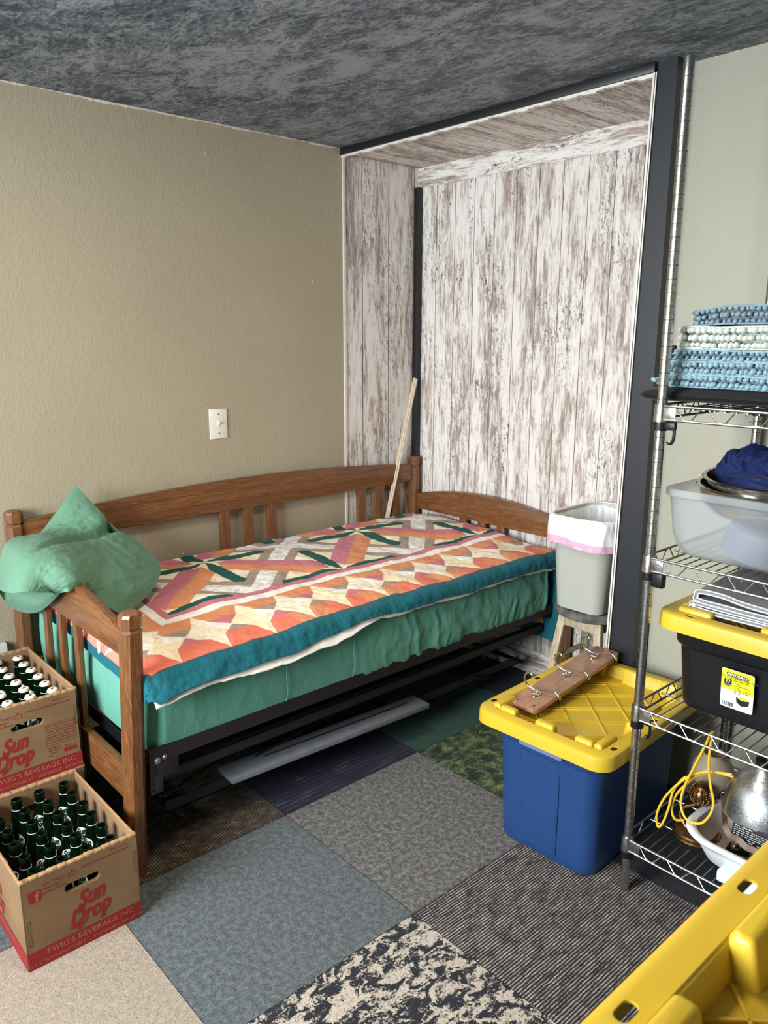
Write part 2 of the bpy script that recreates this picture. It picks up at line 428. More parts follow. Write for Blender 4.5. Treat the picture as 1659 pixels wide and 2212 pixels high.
def lathe(bm, prof, seg=24, mx=None, cap=True):
    rings = []
    for r, z in prof:
        rings.append([bm.verts.new(Vector((r * math.cos(2 * PI * k / seg), r * math.sin(2 * PI * k / seg), z))) for k in range(seg)])
    for A, C in zip(rings[:-1], rings[1:]):
        for k in range(seg): bm.faces.new((A[k], A[(k + 1) % seg], C[(k + 1) % seg], C[k]))
    if cap:
        if prof[0][0] > 1e-5: bm.faces.new(rings[0][::-1])
        if prof[-1][0] > 1e-5: bm.faces.new(rings[-1])
    if mx is not None: bmesh.ops.transform(bm, matrix=mx, verts=[v for R_ in rings for v in R_])
def rrect(hx, hy, rc, n=6):
    pts = []
    rc = min(rc, hx * .98, hy * .98)
    for cx_, cy_, a0 in ((hx - rc, hy - rc, 0), (-hx + rc, hy - rc, PI / 2), (-hx + rc, -hy + rc, PI), (hx - rc, -hy + rc, 1.5 * PI)):
        for k in range(n + 1):
            a = a0 + PI / 2 * k / n; pts.append((cx_ + rc * math.cos(a), cy_ + rc * math.sin(a)))
    return pts
def loft(bm, rings, mx=None, n=6, cap0=True, cap1=True, fn=None):
    """rings: (z, hx, hy, rc[, ox, oy])"""
    R_ = []
    for q in rings:
        z, hx, hy, rc = q[:4]; ox, oy = (q[4], q[5]) if len(q) > 4 else (0, 0)
        vs = []
        for x, y in rrect(hx, hy, rc, n):
            p = Vector((x + ox, y + oy, z))
            if fn: p = fn(p)
            vs.append(bm.verts.new(mx @ p if mx is not None else p))
        R_.append(vs)
    m = len(R_[0])
    for A, C in zip(R_[:-1], R_[1:]):
        for k in range(m): bm.faces.new((A[k], A[(k + 1) % m], C[(k + 1) % m], C[k]))
    if cap0: bm.faces.new(R_[0][::-1])
    if cap1: bm.faces.new(R_[-1])
    return R_
def prism(bm, pts, axis, a, b, bev=0):
    """2D outline extruded from a to b along axis; pts are the two other coordinates in order"""
    def mk(p, v):
        return {'x': (v, p[0], p[1]), 'y': (p[0], v, p[1]), 'z': (p[0], p[1], v)}[axis]
    A = [bm.verts.new(mk(p, a)) for p in pts]; C = [bm.verts.new(mk(p, b)) for p in pts]; n = len(pts)
    fs = [bm.faces.new(A[::-1]), bm.faces.new(C)]
    for k in range(n): fs.append(bm.faces.new((A[k], A[(k + 1) % n], C[(k + 1) % n], C[k])))
    bmesh.ops.recalc_face_normals(bm, faces=fs)
    if bev > 0:
        es = [e for f in fs[:2] for e in f.edges]
        bmesh.ops.bevel(bm, geom=es, offset=bev, segments=2, profile=.5, affect='EDGES')
def boolean(o, cutter_bm, op='DIFFERENCE'):
    me = bpy.data.meshes.new('c'); bmesh.ops.recalc_face_normals(cutter_bm, faces=cutter_bm.faces); cutter_bm.to_mesh(me); cutter_bm.free()
    c = bpy.data.objects.new('cutter', me); COL.objects.link(c)
    c.location = rootloc(o.parent) * 0
    c.matrix_world = Matrix.Translation((0, 0, 0))
    par = rootloc(o.parent); me.transform(Matrix.Translation(-par)); c.location = par
    md = o.modifiers.new('b', 'BOOLEAN'); md.operation = op; md.object = c; md.solver = 'EXACT'
    bpy.context.view_layer.update()
    dg = bpy.context.evaluated_depsgraph_get()
    new = bpy.data.meshes.new_from_object(o.evaluated_get(dg))
    o.modifiers.clear(); o.data = new
    bpy.data.objects.remove(c)
    new.polygons.foreach_set('use_smooth', [True] * len(new.polygons)); new.set_sharp_from_angle(angle=math.radians(35))
# text -------------------------------------------------------------
_tc = {}
def text2d(s, size=1.0, bold=0.0, shear=0.0, space=1.0):
    k = (s, bold, shear, space)
    if k not in _tc:
        cu = bpy.data.curves.new('t', 'FONT'); cu.body = s; cu.size = 1; cu.offset = bold; cu.shear = shear
        cu.space_character = space; cu.resolution_u = 3; cu.align_x = 'CENTER'
        o = bpy.data.objects.new('t', cu); COL.objects.link(o); bpy.context.view_layer.update()
        me = bpy.data.meshes.new_from_object(o.evaluated_get(bpy.context.evaluated_depsgraph_get()))
        _tc[k] = ([tuple(v.co[:2]) for v in me.vertices], [tuple(p.vertices) for p in me.polygons])
        bpy.data.objects.remove(o)
    v, f = _tc[k]
    return [(x * size, y * size) for x, y in v], f
def put_text(bm, s, fn, size, bold=0, shear=0, space=1.0, ysc=1.0, rot=0, at=(0, 0)):
    v, f = text2d(s, size, bold, shear, space); c, sn = math.cos(rot), math.sin(rot)
    vs = [bm.verts.new(fn(at[0] + x * c - y * ysc * sn, at[1] + x * sn + y * ysc * c)) for x, y in v]
    for q in f:
        try: bm.faces.new([vs[i] for i in q])
        except ValueError: pass
# dense surfaces -----------------------------------------------------
def catmull(P, n):
    P = np.asarray(P, float); m = len(P)
    t = np.linspace(0, m - 1, n); i = np.minimum(t.astype(int), m - 2); f = (t - i)[:, None]
    sh = (slice(None),) + (None,) * (P.ndim - 1); f = (t - i)[sh]
    Pm = np.concatenate([2 * P[:1] - P[1:2], P, 2 * P[-1:] - P[-2:-1]])
    p0, p1, p2, p3 = Pm[i], Pm[i + 1], Pm[i + 2], Pm[i + 3]
    return .5 * (2 * p1 + (p2 - p0) * f + (2 * p0 - 5 * p1 + 4 * p2 - p3) * f ** 2 + (-p0 + 3 * p1 - 3 * p2 + p3) * f ** 3)
def dense(G, nu, nv):
    G = np.asarray(G, float); A = catmull(G, nu); return np.swapaxes(catmull(np.swapaxes(A, 0, 1), nv), 0, 1)
def grid_mesh(name, P, closed_v=False):
    nu, nv = P.shape[:2]; idx = np.arange(nu * nv).reshape(nu, nv)
    if closed_v: nxt = np.roll(idx, -1, 1); a, b = idx[:-1], nxt[:-1]; c, d = nxt[1:], idx[1:]
    else: a, b, c, d = idx[:-1, :-1], idx[:-1, 1:], idx[1:, 1:], idx[1:, :-1]
    F = np.stack([a, b, c, d], -1).reshape(-1, 4)
    me = bpy.data.meshes.new(name)
    me.vertices.add(nu * nv); me.vertices.foreach_set('co', P.reshape(-1).astype(np.float32))
    me.loops.add(F.size); me.loops.foreach_set('vertex_index', F.reshape(-1).astype(np.int32))
    me.polygons.add(len(F)); me.polygons.foreach_set('loop_start', (np.arange(len(F)) * 4).astype(np.int32))
    me.update(calc_edges=True); me.validate()
    return me
_rs = np.random.RandomState(3); _LAT = _rs.rand(256, 256)
def vnoise(x, y, s=1.0, oct=1, seed=0):
    x = np.asarray(x) * s + seed * 17.3; y = np.asarray(y) * s + seed * 9.7; out = 0; amp = 1; tot = 0
    for o in range(oct):
        xi = np.floor(x).astype(int); yi = np.floor(y).astype(int); fx = x - xi; fy = y - yi
        fx = fx * fx * (3 - 2 * fx); fy = fy * fy * (3 - 2 * fy)
        L = lambda a, b: _LAT[a % 256, b % 256]
        v = (L(xi, yi) * (1 - fx) + L(xi + 1, yi) * fx) * (1 - fy) + (L(xi, yi + 1) * (1 - fx) + L(xi + 1, yi + 1) * fx) * fy
        out = out + v * amp; tot += amp; amp *= .5; x = x * 2 + 5; y = y * 2 + 3
    return out / tot - .5
#==BODY==
# ================================================================== THE ROOM
XL, XR, YN, YA, YB, YR, H = -1.571, 3.0, -2.8, 1.04, 1.519, 1.125, 2.363
T_ = .61
# floor of carpet squares
bm = B(); pat = {(-1, 0): 'grey', (-1, -1): 'slate', (-1, -2): 'beige', (0, 0): 'ribbed', (0, -1): 'mottled', (-2, -1): 'brown', (-2, 0): 'navy',
                 (-2, 1): 'green', (-1, 1): 'moss', (-3, 1): 'black', (-3, 0): 'black', (-3, -1): 'black', (-2, 2): 'navy', (-1, 2): 'black', (-3, 2): 'black',
                 (0, 1): 'black', (1, 1): 'ribbed', (1, 0): 'black', (1, -1): 'grey', (-2, -2): 'slate', (-3, -2): 'navy', (0, -2): 'slate', (-2, -3): 'beige', (0, -3): 'beige'}
rk = random.Random(4)
for i in range(-3, 5):
    for j in range(-5, 3):
        x0, x1, y0, y1 = max(i * T_, XL - .03), min((i + 1) * T_, XR), max(j * T_, YN), min((j + 1) * T_, YB + .02)
        if x0 >= x1 or y0 >= y1: continue
        k = pat.get((i, j)) or rk.choice(CARPETS)
        gp = .0008
        vs = [bm.verts.new(p) for p in ((x0 + gp, y0 + gp, 0), (x1 - gp, y0 + gp, 0), (x1 - gp, y1 - gp, 0), (x0 + gp, y1 - gp, 0))]
        f = bm.faces.new(vs); f.material_index = CARPETS.index(k)
n0 = len(CARPETS)
vs = [bm.verts.new(p) for p in ((XL - .05, YN, -.004), (XR, YN, -.004), (XR, YB + .05, -.004), (XL - .05, YB + .05, -.004))]
bm.faces.new(vs).material_index = CARPETS.index('black')
struct('floor', bm, [g[k] for k in CARPETS], 'floor of mixed carpet squares in grey, slate, beige, ribbed taupe, navy and moss', 0)

bm = B(); bx(bm, (XL - .1, YN - .12, 0), (XL, YA, H + .1)); struct('wall_left', bm, M['wall_left'], 'taupe painted wall behind the daybed')
bm = B(); bx(bm, (XL - .1, YA, 0), (XL, YB + .1, 2.342)); struct('wall_alcove_left', bm, M['planks_side'], 'whitewashed plank side of the alcove')
bm = B(); bx(bm, (XL - .1, YB, 0), (.05, YB + .1, 2.342)); struct('wall_alcove_back', bm, M['planks_back'], 'whitewashed plank back of the alcove')
bm = B(); bx(bm, (XL - .1, YA + .01, 2.342), (-.06, YB + .1, H + .1)); struct('ceiling_alcove', bm, M['planks_soffit'], 'whitewashed plank soffit of the alcove')
bm = B(); bx(bm, (XL - .1, YN - .12, H), (XR + .1, YA, H + .1)); bx(bm, (.0, YA, H), (XR + .1, YR, H + .1)); struct('ceiling', bm, M['ceiling'], 'dark grey mottled ceiling')
bm = B(); bx(bm, (.0, YR, 0), (XR + .1, YR + .1, H + .1)); struct('wall_back', bm, M['wall_right'], 'pale sage wall behind the wire shelf')
bm = B(); bx(bm, (XR, YN - .12, 0), (XR + .1, YR, H + .1)); struct('wall_right', bm, M['wall_white'], 'cream wall out of view on the right')
WX0, WX1, WZ0, WZ1 = -.95, .85, .88, 2.20
bm = B()
bx(bm, (XL - .1, YN - .12, 0), (WX0, YN, H)); bx(bm, (WX1, YN - .12, 0), (XR + .1, YN, H))
bx(bm, (WX0, YN - .12, 0), (WX1, YN, WZ0)); bx(bm, (WX0, YN - .12, WZ1), (WX1, YN, H))
struct('wall_near', bm, M['wall_white'], 'cream wall behind the camera with the window')
bm = B()
for a, b in (((WX0, WZ0), (WX1, WZ0 + .05)), ((WX0, WZ1 - .05), (WX1, WZ1)), ((WX0, WZ0), (WX0 + .05, WZ1)), ((WX1 - .05, WZ0), (WX1, WZ1)), ((-.07, WZ0), (-.03, WZ1))):
    bx(bm, (a[0], YN - .08, a[1]), (b[0], YN - .03, b[1]), .004)
wf = struct('window_1', bm, M['winframe'], 'white framed window behind the camera')
# black header under the ceiling along the alcove front, white bead below it
bm = B(); bx(bm, (XL, YA - .012, 2.334), (-.055, YA + .012, H), .002); struct('trim_1', bm, M['black_trim'], 'black header strip along the top of the alcove')
bm = B()
for k in range(60):
    x0 = XL + (1.51) * k / 60; x1 = XL + 1.51 * (k + 1) / 60; d = .0025 * math.sin(k * 1.7) + .002 * math.sin(k * .6)
    bx(bm, (x0, YA - .004, 2.325 + d), (x1, YA + .012, 2.335))
struct('trim_2', bm, M['white_trim'], 'thin white bead below the black header')
bm = B(); bx(bm, (XL, YA, 0), (XL + .006, YA + .016, 2.334), .001); struct('trim_3', bm, M['white_trim'], 'thin white edge strip where the taupe wall meets the planks')
# charcoal pilaster with its double white edge
def slanted(x0b, x0t, x1b, x1t, y0, y1, zt, zb=0):
    bm = B(); lo = [bm.verts.new(p) for p in ((x0b, y0, zb), (x1b, y0, zb), (x1b, y1, zb), (x0b, y1, zb))]
    hi = [bm.verts.new(p) for p in ((x0t, y0, zt), (x1t, y0, zt), (x1t, y1, zt), (x0t, y1, zt))]
    bm.faces.new(lo[::-1]); bm.faces.new(hi)
    for k in range(4): bm.faces.new((lo[k], lo[(k + 1) % 4], hi[(k + 1) % 4], hi[k]))
    return bm
struct('trim_4', slanted(-.083, -.048, .014, .013, YA - .001, YB + .02, H + .04), M['charcoal'], 'charcoal upright between the alcove and the sage wall')
bm = slanted(-.101, -.063, -.0945, -.0565, YA - .006, YA + .02, 2.335); b2 = slanted(-.092, -.0545, -.085, -.0495, YA - .004, YA + .02, 2.335)
me = bpy.data.meshes.new('x'); b2.to_mesh(me); b2.free(); bm.from_mesh(me)
struct('trim_5', bm, M['white_trim'], 'double white edge strip beside the charcoal upright')
struct('trim_6', slanted(-.0865, -.0505, -.083, -.048, YA - .0045, YA + .02, 2.335), M['black_trim'], 'thin black bead beside the white edge')
# fascia and bottom board on the plank wall, black corner batten
bm = B(); bx(bm, (XL, YB - .006, 2.252), (-.07, YB, 2.342)); struct('trim_7', bm, M['plank_h'], 'horizontal whitewashed board at the top of the plank wall')
bm = B(); bx(bm, (XL, YB - .008, 0), (-.07, YB, .115), .001); struct('baseboard_alcove', bm, M['plank_h'], 'horizontal whitewashed board at the foot of the plank wall')
bm = B(); bx(bm, (XL, YB - .03, .0), (XL + .03, YB, 2.252), .002); struct('trim_8', bm, M['black_trim'], 'black corner batten of the alcove')
# torn plaster edge under the ceiling
def ragged(name, P0, P1, depth, seed, label, n=420, z1=H + .001):
    P0 = Vector(P0); P1 = Vector(P1); d = (P1 - P0).normalized(); nrm = Vector((0, 0, 1)).cross(d) * -1
    bm = B(); up = []; lo = []; fr = []
    for k in range(n + 1):
        t = k / n; p = P0.lerp(P1, t)
        a = vnoise(t * 9, .3, 3, 4, seed); b = vnoise(t * 60, .7, 4, 3, seed + 1)
        h = max(.0015, depth * (.45 + 1.5 * float(a) + .9 * float(b)) * (1.6 if t < .45 and depth > .01 else .7))
        th = .003 + .004 * abs(float(b))
        up.append((bm.verts.new(p + Vector((0, 0, z1 - p.z))), bm.verts.new(p + nrm * th + Vector((0, 0, z1 - p.z)))))
        lo.append((bm.verts.new(p + Vector((0, 0, z1 - h - p.z))), bm.verts.new(p + nrm * th + Vector((0, 0, z1 - h * .9 - p.z)))))
    for k in range(n):
        bm.faces.new((up[k][1], up[k + 1][1], lo[k + 1][1], lo[k][1])); bm.faces.new((lo[k][1], lo[k + 1][1], lo[k + 1][0], lo[k][0]))
    return struct(name, bm, M['plaster'], label)
ragged('trim_9', (XL, -1.6, H), (XL, YA - .02, H), .013, 3, 'torn pale plaster edge between taupe wall and ceiling')
ragged('trim_10', (.02, YR, H), (1.6, YR, H), .004, 8, 'thin pale plaster line above the sage wall')

# low white panel at the left wall, seen behind the boxes
bm = B(); bx(bm, (XL, -1.25, 0), (XL + .03, -.55, .475), .006)
for k in range(7): bx(bm, (XL + .028, -1.22, .08 + k * .05), (XL + .033, -.58, .085 + k * .05))
tag(obj('wall_panel', bm, M['plastic_white']), 'low white panel on the taupe wall behind the cardboard boxes', 'wall panel')

# light switch
t = thing('light_switch', (XL, .362, 1.197), 'ivory light switch plate on the taupe wall above the daybed', 'light switch')
bm = B(); bx(bm, (XL, .320, 1.134), (XL + .006, .404, 1.258), .003); obj('switch_plate', bm, M['plastic_white'], t)
bm = B(); bx(bm, (XL + .004, .356, 1.185), (XL + .008, .368, 1.21), .001)
beam(bm, (XL + .005, .362, 1.196), (XL + .019, .362, 1.204), .008, .008); obj('toggle', bm, M['plastic_white'], t)
bm = B()
for z in (1.157, 1.236): cyl(bm, (XL + .005, .362, z), (XL + .0072, .362, z), .0035, seg=10)
pieces('screw', bm, M['bolt'], t)

# ================================================================== DAYBED
bed = thing('daybed', (-1.07, .5, 0), 'stained oak daybed frame with slatted ends against the taupe wall', 'daybed')
def post(top, bot, ztop, sz=.056):
    """octagonal-chamfered post with a collar and a domed cap"""
    bm = B(); tx, ty = top; bx_, by = bot
    def ring(z, s, c):
        f = z / ztop; ox = bx_ + (tx - bx_) * f; oy = by + (ty - by) * f; h = s / 2
        P = [(h, -h + c), (h, h - c), (h - c, h), (-h + c, h), (-h, h - c), (-h, -h + c), (-h + c, -h), (h - c, -h)]
        return [bm.verts.new((ox + a, oy + b, z)) for a, b in P]
    c = .014
    prof = [(0, sz, c), (ztop - .056, sz, c), (ztop - .052, sz - .004, c), (ztop - .049, sz - .008, c), (ztop - .046, sz - .004, c), (ztop - .043, sz, c),
            (ztop - .012, sz + .001, c), (ztop - .004, sz - .004, c), (ztop, sz - .014, c - .002)]
    R_ = [ring(z, s, cc) for z, s, cc in prof]
    for A, C in zip(R_[:-1], R_[1:]):
        for k in range(8): bm.faces.new((A[k], A[(k + 1) % 8], C[(k + 1) % 8], C[k]))
    bm.faces.new(R_[0][::-1]); bm.faces.new(R_[-1])
    return bm
PN = dict(fn=((-.604, -.487), (-.668, -.497), .832), bn=((-1.535, -.487), (-1.54, -.49), .955), bf=((-1.537, 1.472), (-1.535, 1.472), .955), ff=((-.572, 1.472), (-.572, 1.472), .832))
for k, (tp, bt, zt) in PN.items(): obj('post', post(tp, bt, zt), M['oak_z'], bed, smooth=20)
def arch_rail(bm, x0, x1, z0, z1, rise, y, th=.026, n=24, axis='y', zb_rise=0):
    top = []; bot = []
    for k in range(n + 1):
        t = k / n; a = 4 * t * (1 - t)
        top.append((x0 + (x1 - x0) * t, z1 + rise * a)); bot.append((x0 + (x1 - x0) * t, z0 + zb_rise * a))
    prism(bm, top + bot[::-1], axis, y - th / 2, y + th / 2, .003)
# back rail (runs along y): outline in (y, z), extruded along x
bm = B(); arch_rail(bm, -.462, 1.446, .83, .915, .048, -1.532, .024, 30, 'x', .0); obj('back_rail', bm, M['oak_y'], bed)
# slats of the back in two groups of three and a lower back rail
for y in (.350, .468, .588, 1.108, 1.222, 1.338):
    bm = B(); bx(bm, (-1.543, y - .022, .40), (-1.523, y + .022, .835), .002); obj('back_slat', bm, M['oak_z'], bed)
bm = B(); bx(bm, (-1.545, -.462, .30), (-1.521, 1.446, .40), .003); obj('lower_back_rail', bm, M['oak_y'], bed)
# near end
bm = B(); arch_rail(bm, -1.508, -.634, .694, .765, .062, -.490, .026, 24, 'y', 0); obj('end_rail', bm, M['oak_x'], bed)
for x in (-1.265, -1.130, -.995):
    bm = B(); beam(bm, (x, -.490, .705), (x - .005, -.493, .335), .034, .018, up=(0, 1, 0)); obj('end_slat', bm, M['oak_z'], bed)
bm = B(); bx(bm, (-1.512, -.505, .235), (-.676, -.481, .345), .003); obj('lower_end_rail', bm, M['oak_x'], bed)
# far end
bm = B(); arch_rail(bm, -1.508, -.600, .688, .765, .055, 1.474, .026, 24, 'y', 0); obj('end_rail', bm, M['oak_x'], bed)
for x in (-1.187, -1.067, -.950):
    bm = B(); bx(bm, (x - .021, 1.465, .335), (x + .021, 1.483, .70), .002); obj('end_slat', bm, M['oak_z'], bed)
bm = B(); bx(bm, (-1.508, 1.464, .235), (-.600, 1.486, .345), .003); obj('lower_end_rail', bm, M['oak_x'], bed)
# bolts on the near front post
bm = B()
for z in (.245, .335):
    lathe(bm, [(0.0, .004), (.004, .003), (.006, 0)], 12, Matrix.Translation((-.700 + z * .06, -.49, z)) @ Matrix.Rotation(PI / 2, 4, 'X') @ Matrix.Translation((0, 0, .018)))
pieces('post_bolt', bm, M['bolt'], bed)
# steel link frame
def angle_rail(x, y0, y1, z0, z1, s=1):
    bm = B(); bx(bm, (x - .0015, y0, z0), (x + .0015, y1, z1)); bx(bm, (x - .03 * s, y0, z0), (x, y1, z0 + .003)); return bm
bm = angle_rail(-.627, -.452, 1.452, .352, .398); bx(bm, (-.630, -.452, .30), (-.6265, -.452 + .09, .40), .001)
bx(bm, (-.640, -.452, .254), (-.6245, -.436, .40), .001)
bx(bm, (-.634, -.440, .256), (-.6245, -.415, .31), .001)
fr = obj('side_rail', bm, M['steel_dark'], bed)
bm = B()
for k in range(7): bx(bm, (-.6255, -.4505, .268 + k * .018), (-.6238, -.4435, .275 + k * .018))
obj('slot', bm, M['steel_black'], fr)
bm = B()
for y, z, r in ((-.428, .357, .0085), (-.405, .362, .0062)):
    lathe(bm, [(r * 1.25, 0), (r * 1.2, .0015), (r, .002), (r * .8, .004), (.3 * r, .005), (.25 * r, .003), (0, .003)], 14, Matrix.Translation((-.6265, y, z)) @ Matrix.Rotation(PI / 2, 4, 'Y'))
pieces('bolt', bm, M['bolt'], fr)
bm = angle_rail(-1.50, -.452, 1.452, .352, .398, -1); obj('side_rail', bm, M['steel_dark'], bed)
bm = B()
for y in (-.445, 1.445): bx(bm, (-1.50, y - .0015, .33), (-.63, y + .0015, .372))
for k in range(9):
    y = -.25 + k * .2; bx(bm, (-1.50, y - .012, .352), (-.63, y + .012, .357))
pieces('cross_bar', bm, M['steel_black'], bed)
bm = B(); bx(bm, (-.668, -.43, .262), (-.664, 1.44, .296)); bx(bm, (-.690, -.43, .262), (-.664, 1.44, .266)); bx(bm, (-.690, -.43, .292), (-.664, 1.44, .296)); obj('lower_bar', bm, M['steel_dark'], bed)

# mattress in its fitted green sheet -----------------------------------------
mx0, mx1, my0, my1 = -1.512, -.632, -.445, 1.44
def mattress():
    n = 90; per = []
    hx, hy = (mx1 - mx0) / 2, (my1 - my0) / 2; cx_, cy_ = (mx0 + mx1) / 2, (my0 + my1) / 2
    rc = .05
    # dense perimeter
    base = rrect(hx, hy, rc, 8); pts = []
    m = len(base)
    for i in range(m):
        a = Vector(base[i]); b = Vector(base[(i + 1) % m]); L = (b - a).length; k = max(1, int(L / .006))
        for j in range(k): pts.append(a.lerp(b, j / k))
    N = len(pts)
    prof = []
    z0, z1 = .366, .628
    for k in range(8): a = PI / 2 * k / 8; prof.append((z0 + .03 * (1 - math.cos(a)) , .03 * (1 - math.sin(a))))
    for k in range(1, 22): prof.append((z0 + .03 + (z1 - z0 - .075) * k / 22, 0))
    for k in range(10): a = PI / 2 * k / 9; prof.append((z1 - .045 + .045 * math.sin(a), .045 * (1 - math.cos(a))))
    prof += [(z1 + .004, .12), (z1 + .008, .25)]
    P = np.zeros((len(prof), N, 3)); s = np.arange(N) * .006
    P2 = np.array([(p.x, p.y) for p in pts])
    ctr = np.zeros(2)
    for i, (z, ins) in enumerate(prof):
        sx_, sy_ = (hx - ins) / hx, (hy - ins) / hy
        X = P2[:, 0] * sx_ + cx_; Y = P2[:, 1] * sy_ + cy_
        # outward normal approx
        nx = np.where(np.abs(P2[:, 0]) >= hx - .001, np.sign(P2[:, 0]), 0); ny = np.where(np.abs(P2[:, 1]) >= hy - .001, np.sign(P2[:, 1]), 0)
        fold = np.clip((Y - .25) / .35, 0, 1) * .8 + .2
        zz = (z - z0) / (z1 - z0)
        lean = s + (zz - .5) * .06
        lean = s + (zz - .5) * .05 + vnoise(s, zz, 5, 2, 31) * .05
        rg = lambda f, g_, sd: (.5 - np.abs(vnoise(lean, zz * g_, f, 2, sd)) * 2) 
        d = (rg(13, .12, 2) * .010 + rg(27, .10, 5) * .007 + np.maximum(rg(46, .16, 7), .1) * .003 + vnoise(s, zz * .6, 4, 2, 12) * .010) * fold
        d = d + .012 * math.sin(PI * min(1, max(0, zz)))
        amp = 1 if i < len(prof) - 3 else 0
        P[i, :, 0] = X + nx * d * amp; P[i, :, 1] = Y + ny * d * amp
        P[i, :, 2] = z + vnoise(s, 0, 6, 2, 9) * .006 * (1 if i < 8 else 0)
    me = grid_mesh('mattress', P, True)
    bm = B(); bm.from_mesh(me); bm.verts.ensure_lookup_table()
    bm.faces.new([bm.verts[k] for k in range(N)][::-1]); bm.faces.new([bm.verts[(len(prof) - 1) * N + k] for k in range(N)])
    return bm
mt = tag(obj('mattress', mattress(), M['sheet'], smooth=60), 'mattress in a wrinkled green fitted sheet on the daybed', 'mattress')
bm = B()
for y in (.02, .30): tube(bm, [(-.622 + .012 * math.sin(PI * k / 9), y + .004 * math.sin(k), .40 + .175 * k / 9) for k in range(10)], .0013, 6)
tube(bm, [(-.616, .02 + .28 * k / 9, .574 + .008 * math.sin(k * 1.3)) for k in range(10)], .0011, 6)
pieces('pocket_seam', bm, M['sheet'], mt)

# quilt -----------------------------------------------------------------------
C_ = {k: np.array(S(*v)[:3]) for k, v in dict(teal=(22, 94, 106), green=(22, 84, 76), pink=(204, 122, 134), rose=(222, 138, 132), orange=(224, 146, 102), coral=(230, 122, 98),
      cream=(248, 236, 210), white=(248, 243, 235), floral=(248, 232, 196), taupe=(166, 146, 128), lilac=(216, 204, 198), salmon=(234, 128, 110)).items()}
def quilt_color(X, Y, fx, fy):
    """X: across (bed front at -.54 edge), Y: along; fx, fy metric coords for the little prints"""
    col = np.zeros(X.shape + (3,)); col[:] = C_['cream']
    def put(m, c):
        col[m] = C_[c] if isinstance(c, str) else c
    n1 = vnoise(fx, fy, 70, 2, 1); n2 = vnoise(fx, fy, 110, 2, 4); n3 = vnoise(fx, fy, 45, 3, 6)
    def floral_cols(kind):
        if kind == 'w': base = C_['floral']; a = np.array(S(224, 158, 132)[:3]); b = np.array(S(208, 186, 130)[:3])
        elif kind == 'l': base = C_['white'] * .94; a = np.array(S(176, 158, 162)[:3]); b = np.array(S(200, 188, 160)[:3])
        else: base = C_['cream']; a = np.array(S(228, 170, 150)[:3]); b = np.array(S(216, 200, 164)[:3])
        o = np.zeros(X.shape + (3,)); o[:] = base
        th = .22 if kind != 'l' else .10
        m = n1 > th; o[m] = o[m] * .60 + a * .40
        m = n2 > .26; o[m] = o[m] * .70 + b * .30
        return o
    FW, FL, FC = floral_cols('w'), floral_cols('l'), floral_cols('c')
    # --- field of diamond blocks
    cx0, cy0, hp = -1.352, .157, .400
    # nearest centre in rotated lattice
    dx = X - cx0; dy = Y - cy0
    p = (dx + dy); q = (dx - dy); S2 = .79
    ip = np.round(p / S2); iq = np.round(q / S2); pp = (p - ip * S2); qq = (q - iq * S2)
    ap, aq = np.abs(pp), np.abs(qq); r = np.maximum(ap, aq)
    ddx = (pp + qq) / 2; ddy = (pp - qq) / 2
    par = ((ip + iq) % 2 == 0)
    inner = FW.copy()
    m = par; col[:] = np.where(((ddx * ddy > 0) ^ (np.abs(ddx) > np.abs(ddy)))[..., None], FW, C_['cream'] * np.ones(3))
    fr = (r > .285) & (r <= .345); put(fr, 'taupe'); m = (r > .345); col[m] = FL[m]
    # dark green arms along x and y
    along = np.maximum(np.abs(ddx), np.abs(ddy)); across = np.minimum(np.abs(ddx), np.abs(ddy))
    wv = np.minimum(.029, along * .34); arm = (across < wv) & (along < .285 - across * .5)
    # pink / orange strips along the diagonals
    al = np.maximum(ap, aq); ac = np.where(ap > aq, qq, pp)
    ww = np.clip((al - .075) * 1.5, 0, .098); st = (np.abs(ac) < ww) & (al > .075)
    put(st & (ac < 0), 'pink'); put(st & (ac >= 0), 'orange')
    put(arm, 'green')
    # --- borders: distance from the inner field, front side and both ends
    Yn, Yf = -.205, 1.50
    e = np.maximum(X + .955, np.maximum((Yn - Y) * 1.16, Y - Yf))          # >0 : in the border
    side = (X + .955) >= np.maximum((Yn - Y) * 1.16, Y - Yf)
    tcoord = np.where(side, Y, X)
    E1, E2, E3, E4 = .032, .070, .330, .332
    put((e > 0) & (e <= E1), 'pink'); put((e > E1) & (e <= E2), 'white')
    sz = (e > E2) & (e <= E3); s = np.clip((e - E2) / (E3 - E2), 0, 1)
    per = .167; k = np.floor((tcoord + .5 * per + 40 * per) / per); tt = (tcoord + .5 * per + 40 * per) / per - k - .5
    kw = np.interp(s, [0, .27, .48, .68, 1], [0, .20, .52, .17, 0])
    kite = np.abs(tt) < kw
    alt = (k + (tt > 0)) % 2 == 0
    put(sz & ~kite & (s < .26), 'orange')
    mm = sz & ~kite & (s >= .26) & (s < .48); put(mm & alt, 'pink'); put(mm & ~alt, 'taupe')
    mm = sz & ~kite & (s >= .48) & (s < .68); put(mm & alt, 'taupe'); put(mm & ~alt, 'pink')
    put(sz & ~kite & (s >= .66), 'coral'); 
    mm = sz & kite; col[mm] = FC[mm]; mm = sz & kite & (k % 2 == 0); col[mm] = FW[mm]
    mm = sz & kite & (tt > .12) & (s < .5) ; put(mm, 'white')
    put(sz & ~kite & (s >= .66) & (Y > .1) & (k % 2 == 1), 'orange')
    put(sz & ~side & ~kite & (s > .6), 'salmon')
    put(e > E3, 'teal')
    m = np.abs(e - E3) < .0022; col[m] = col[m] * .55  # seam of the teal border darkened in the colour
    # the other seams are shaded by the relief alone, cloth gets a slight fade
    fade = 1 + n3[..., None] * .10
    return np.clip(col * fade, 0, 1)
QX1 = -.617          # where the quilt turns over the mattress edge
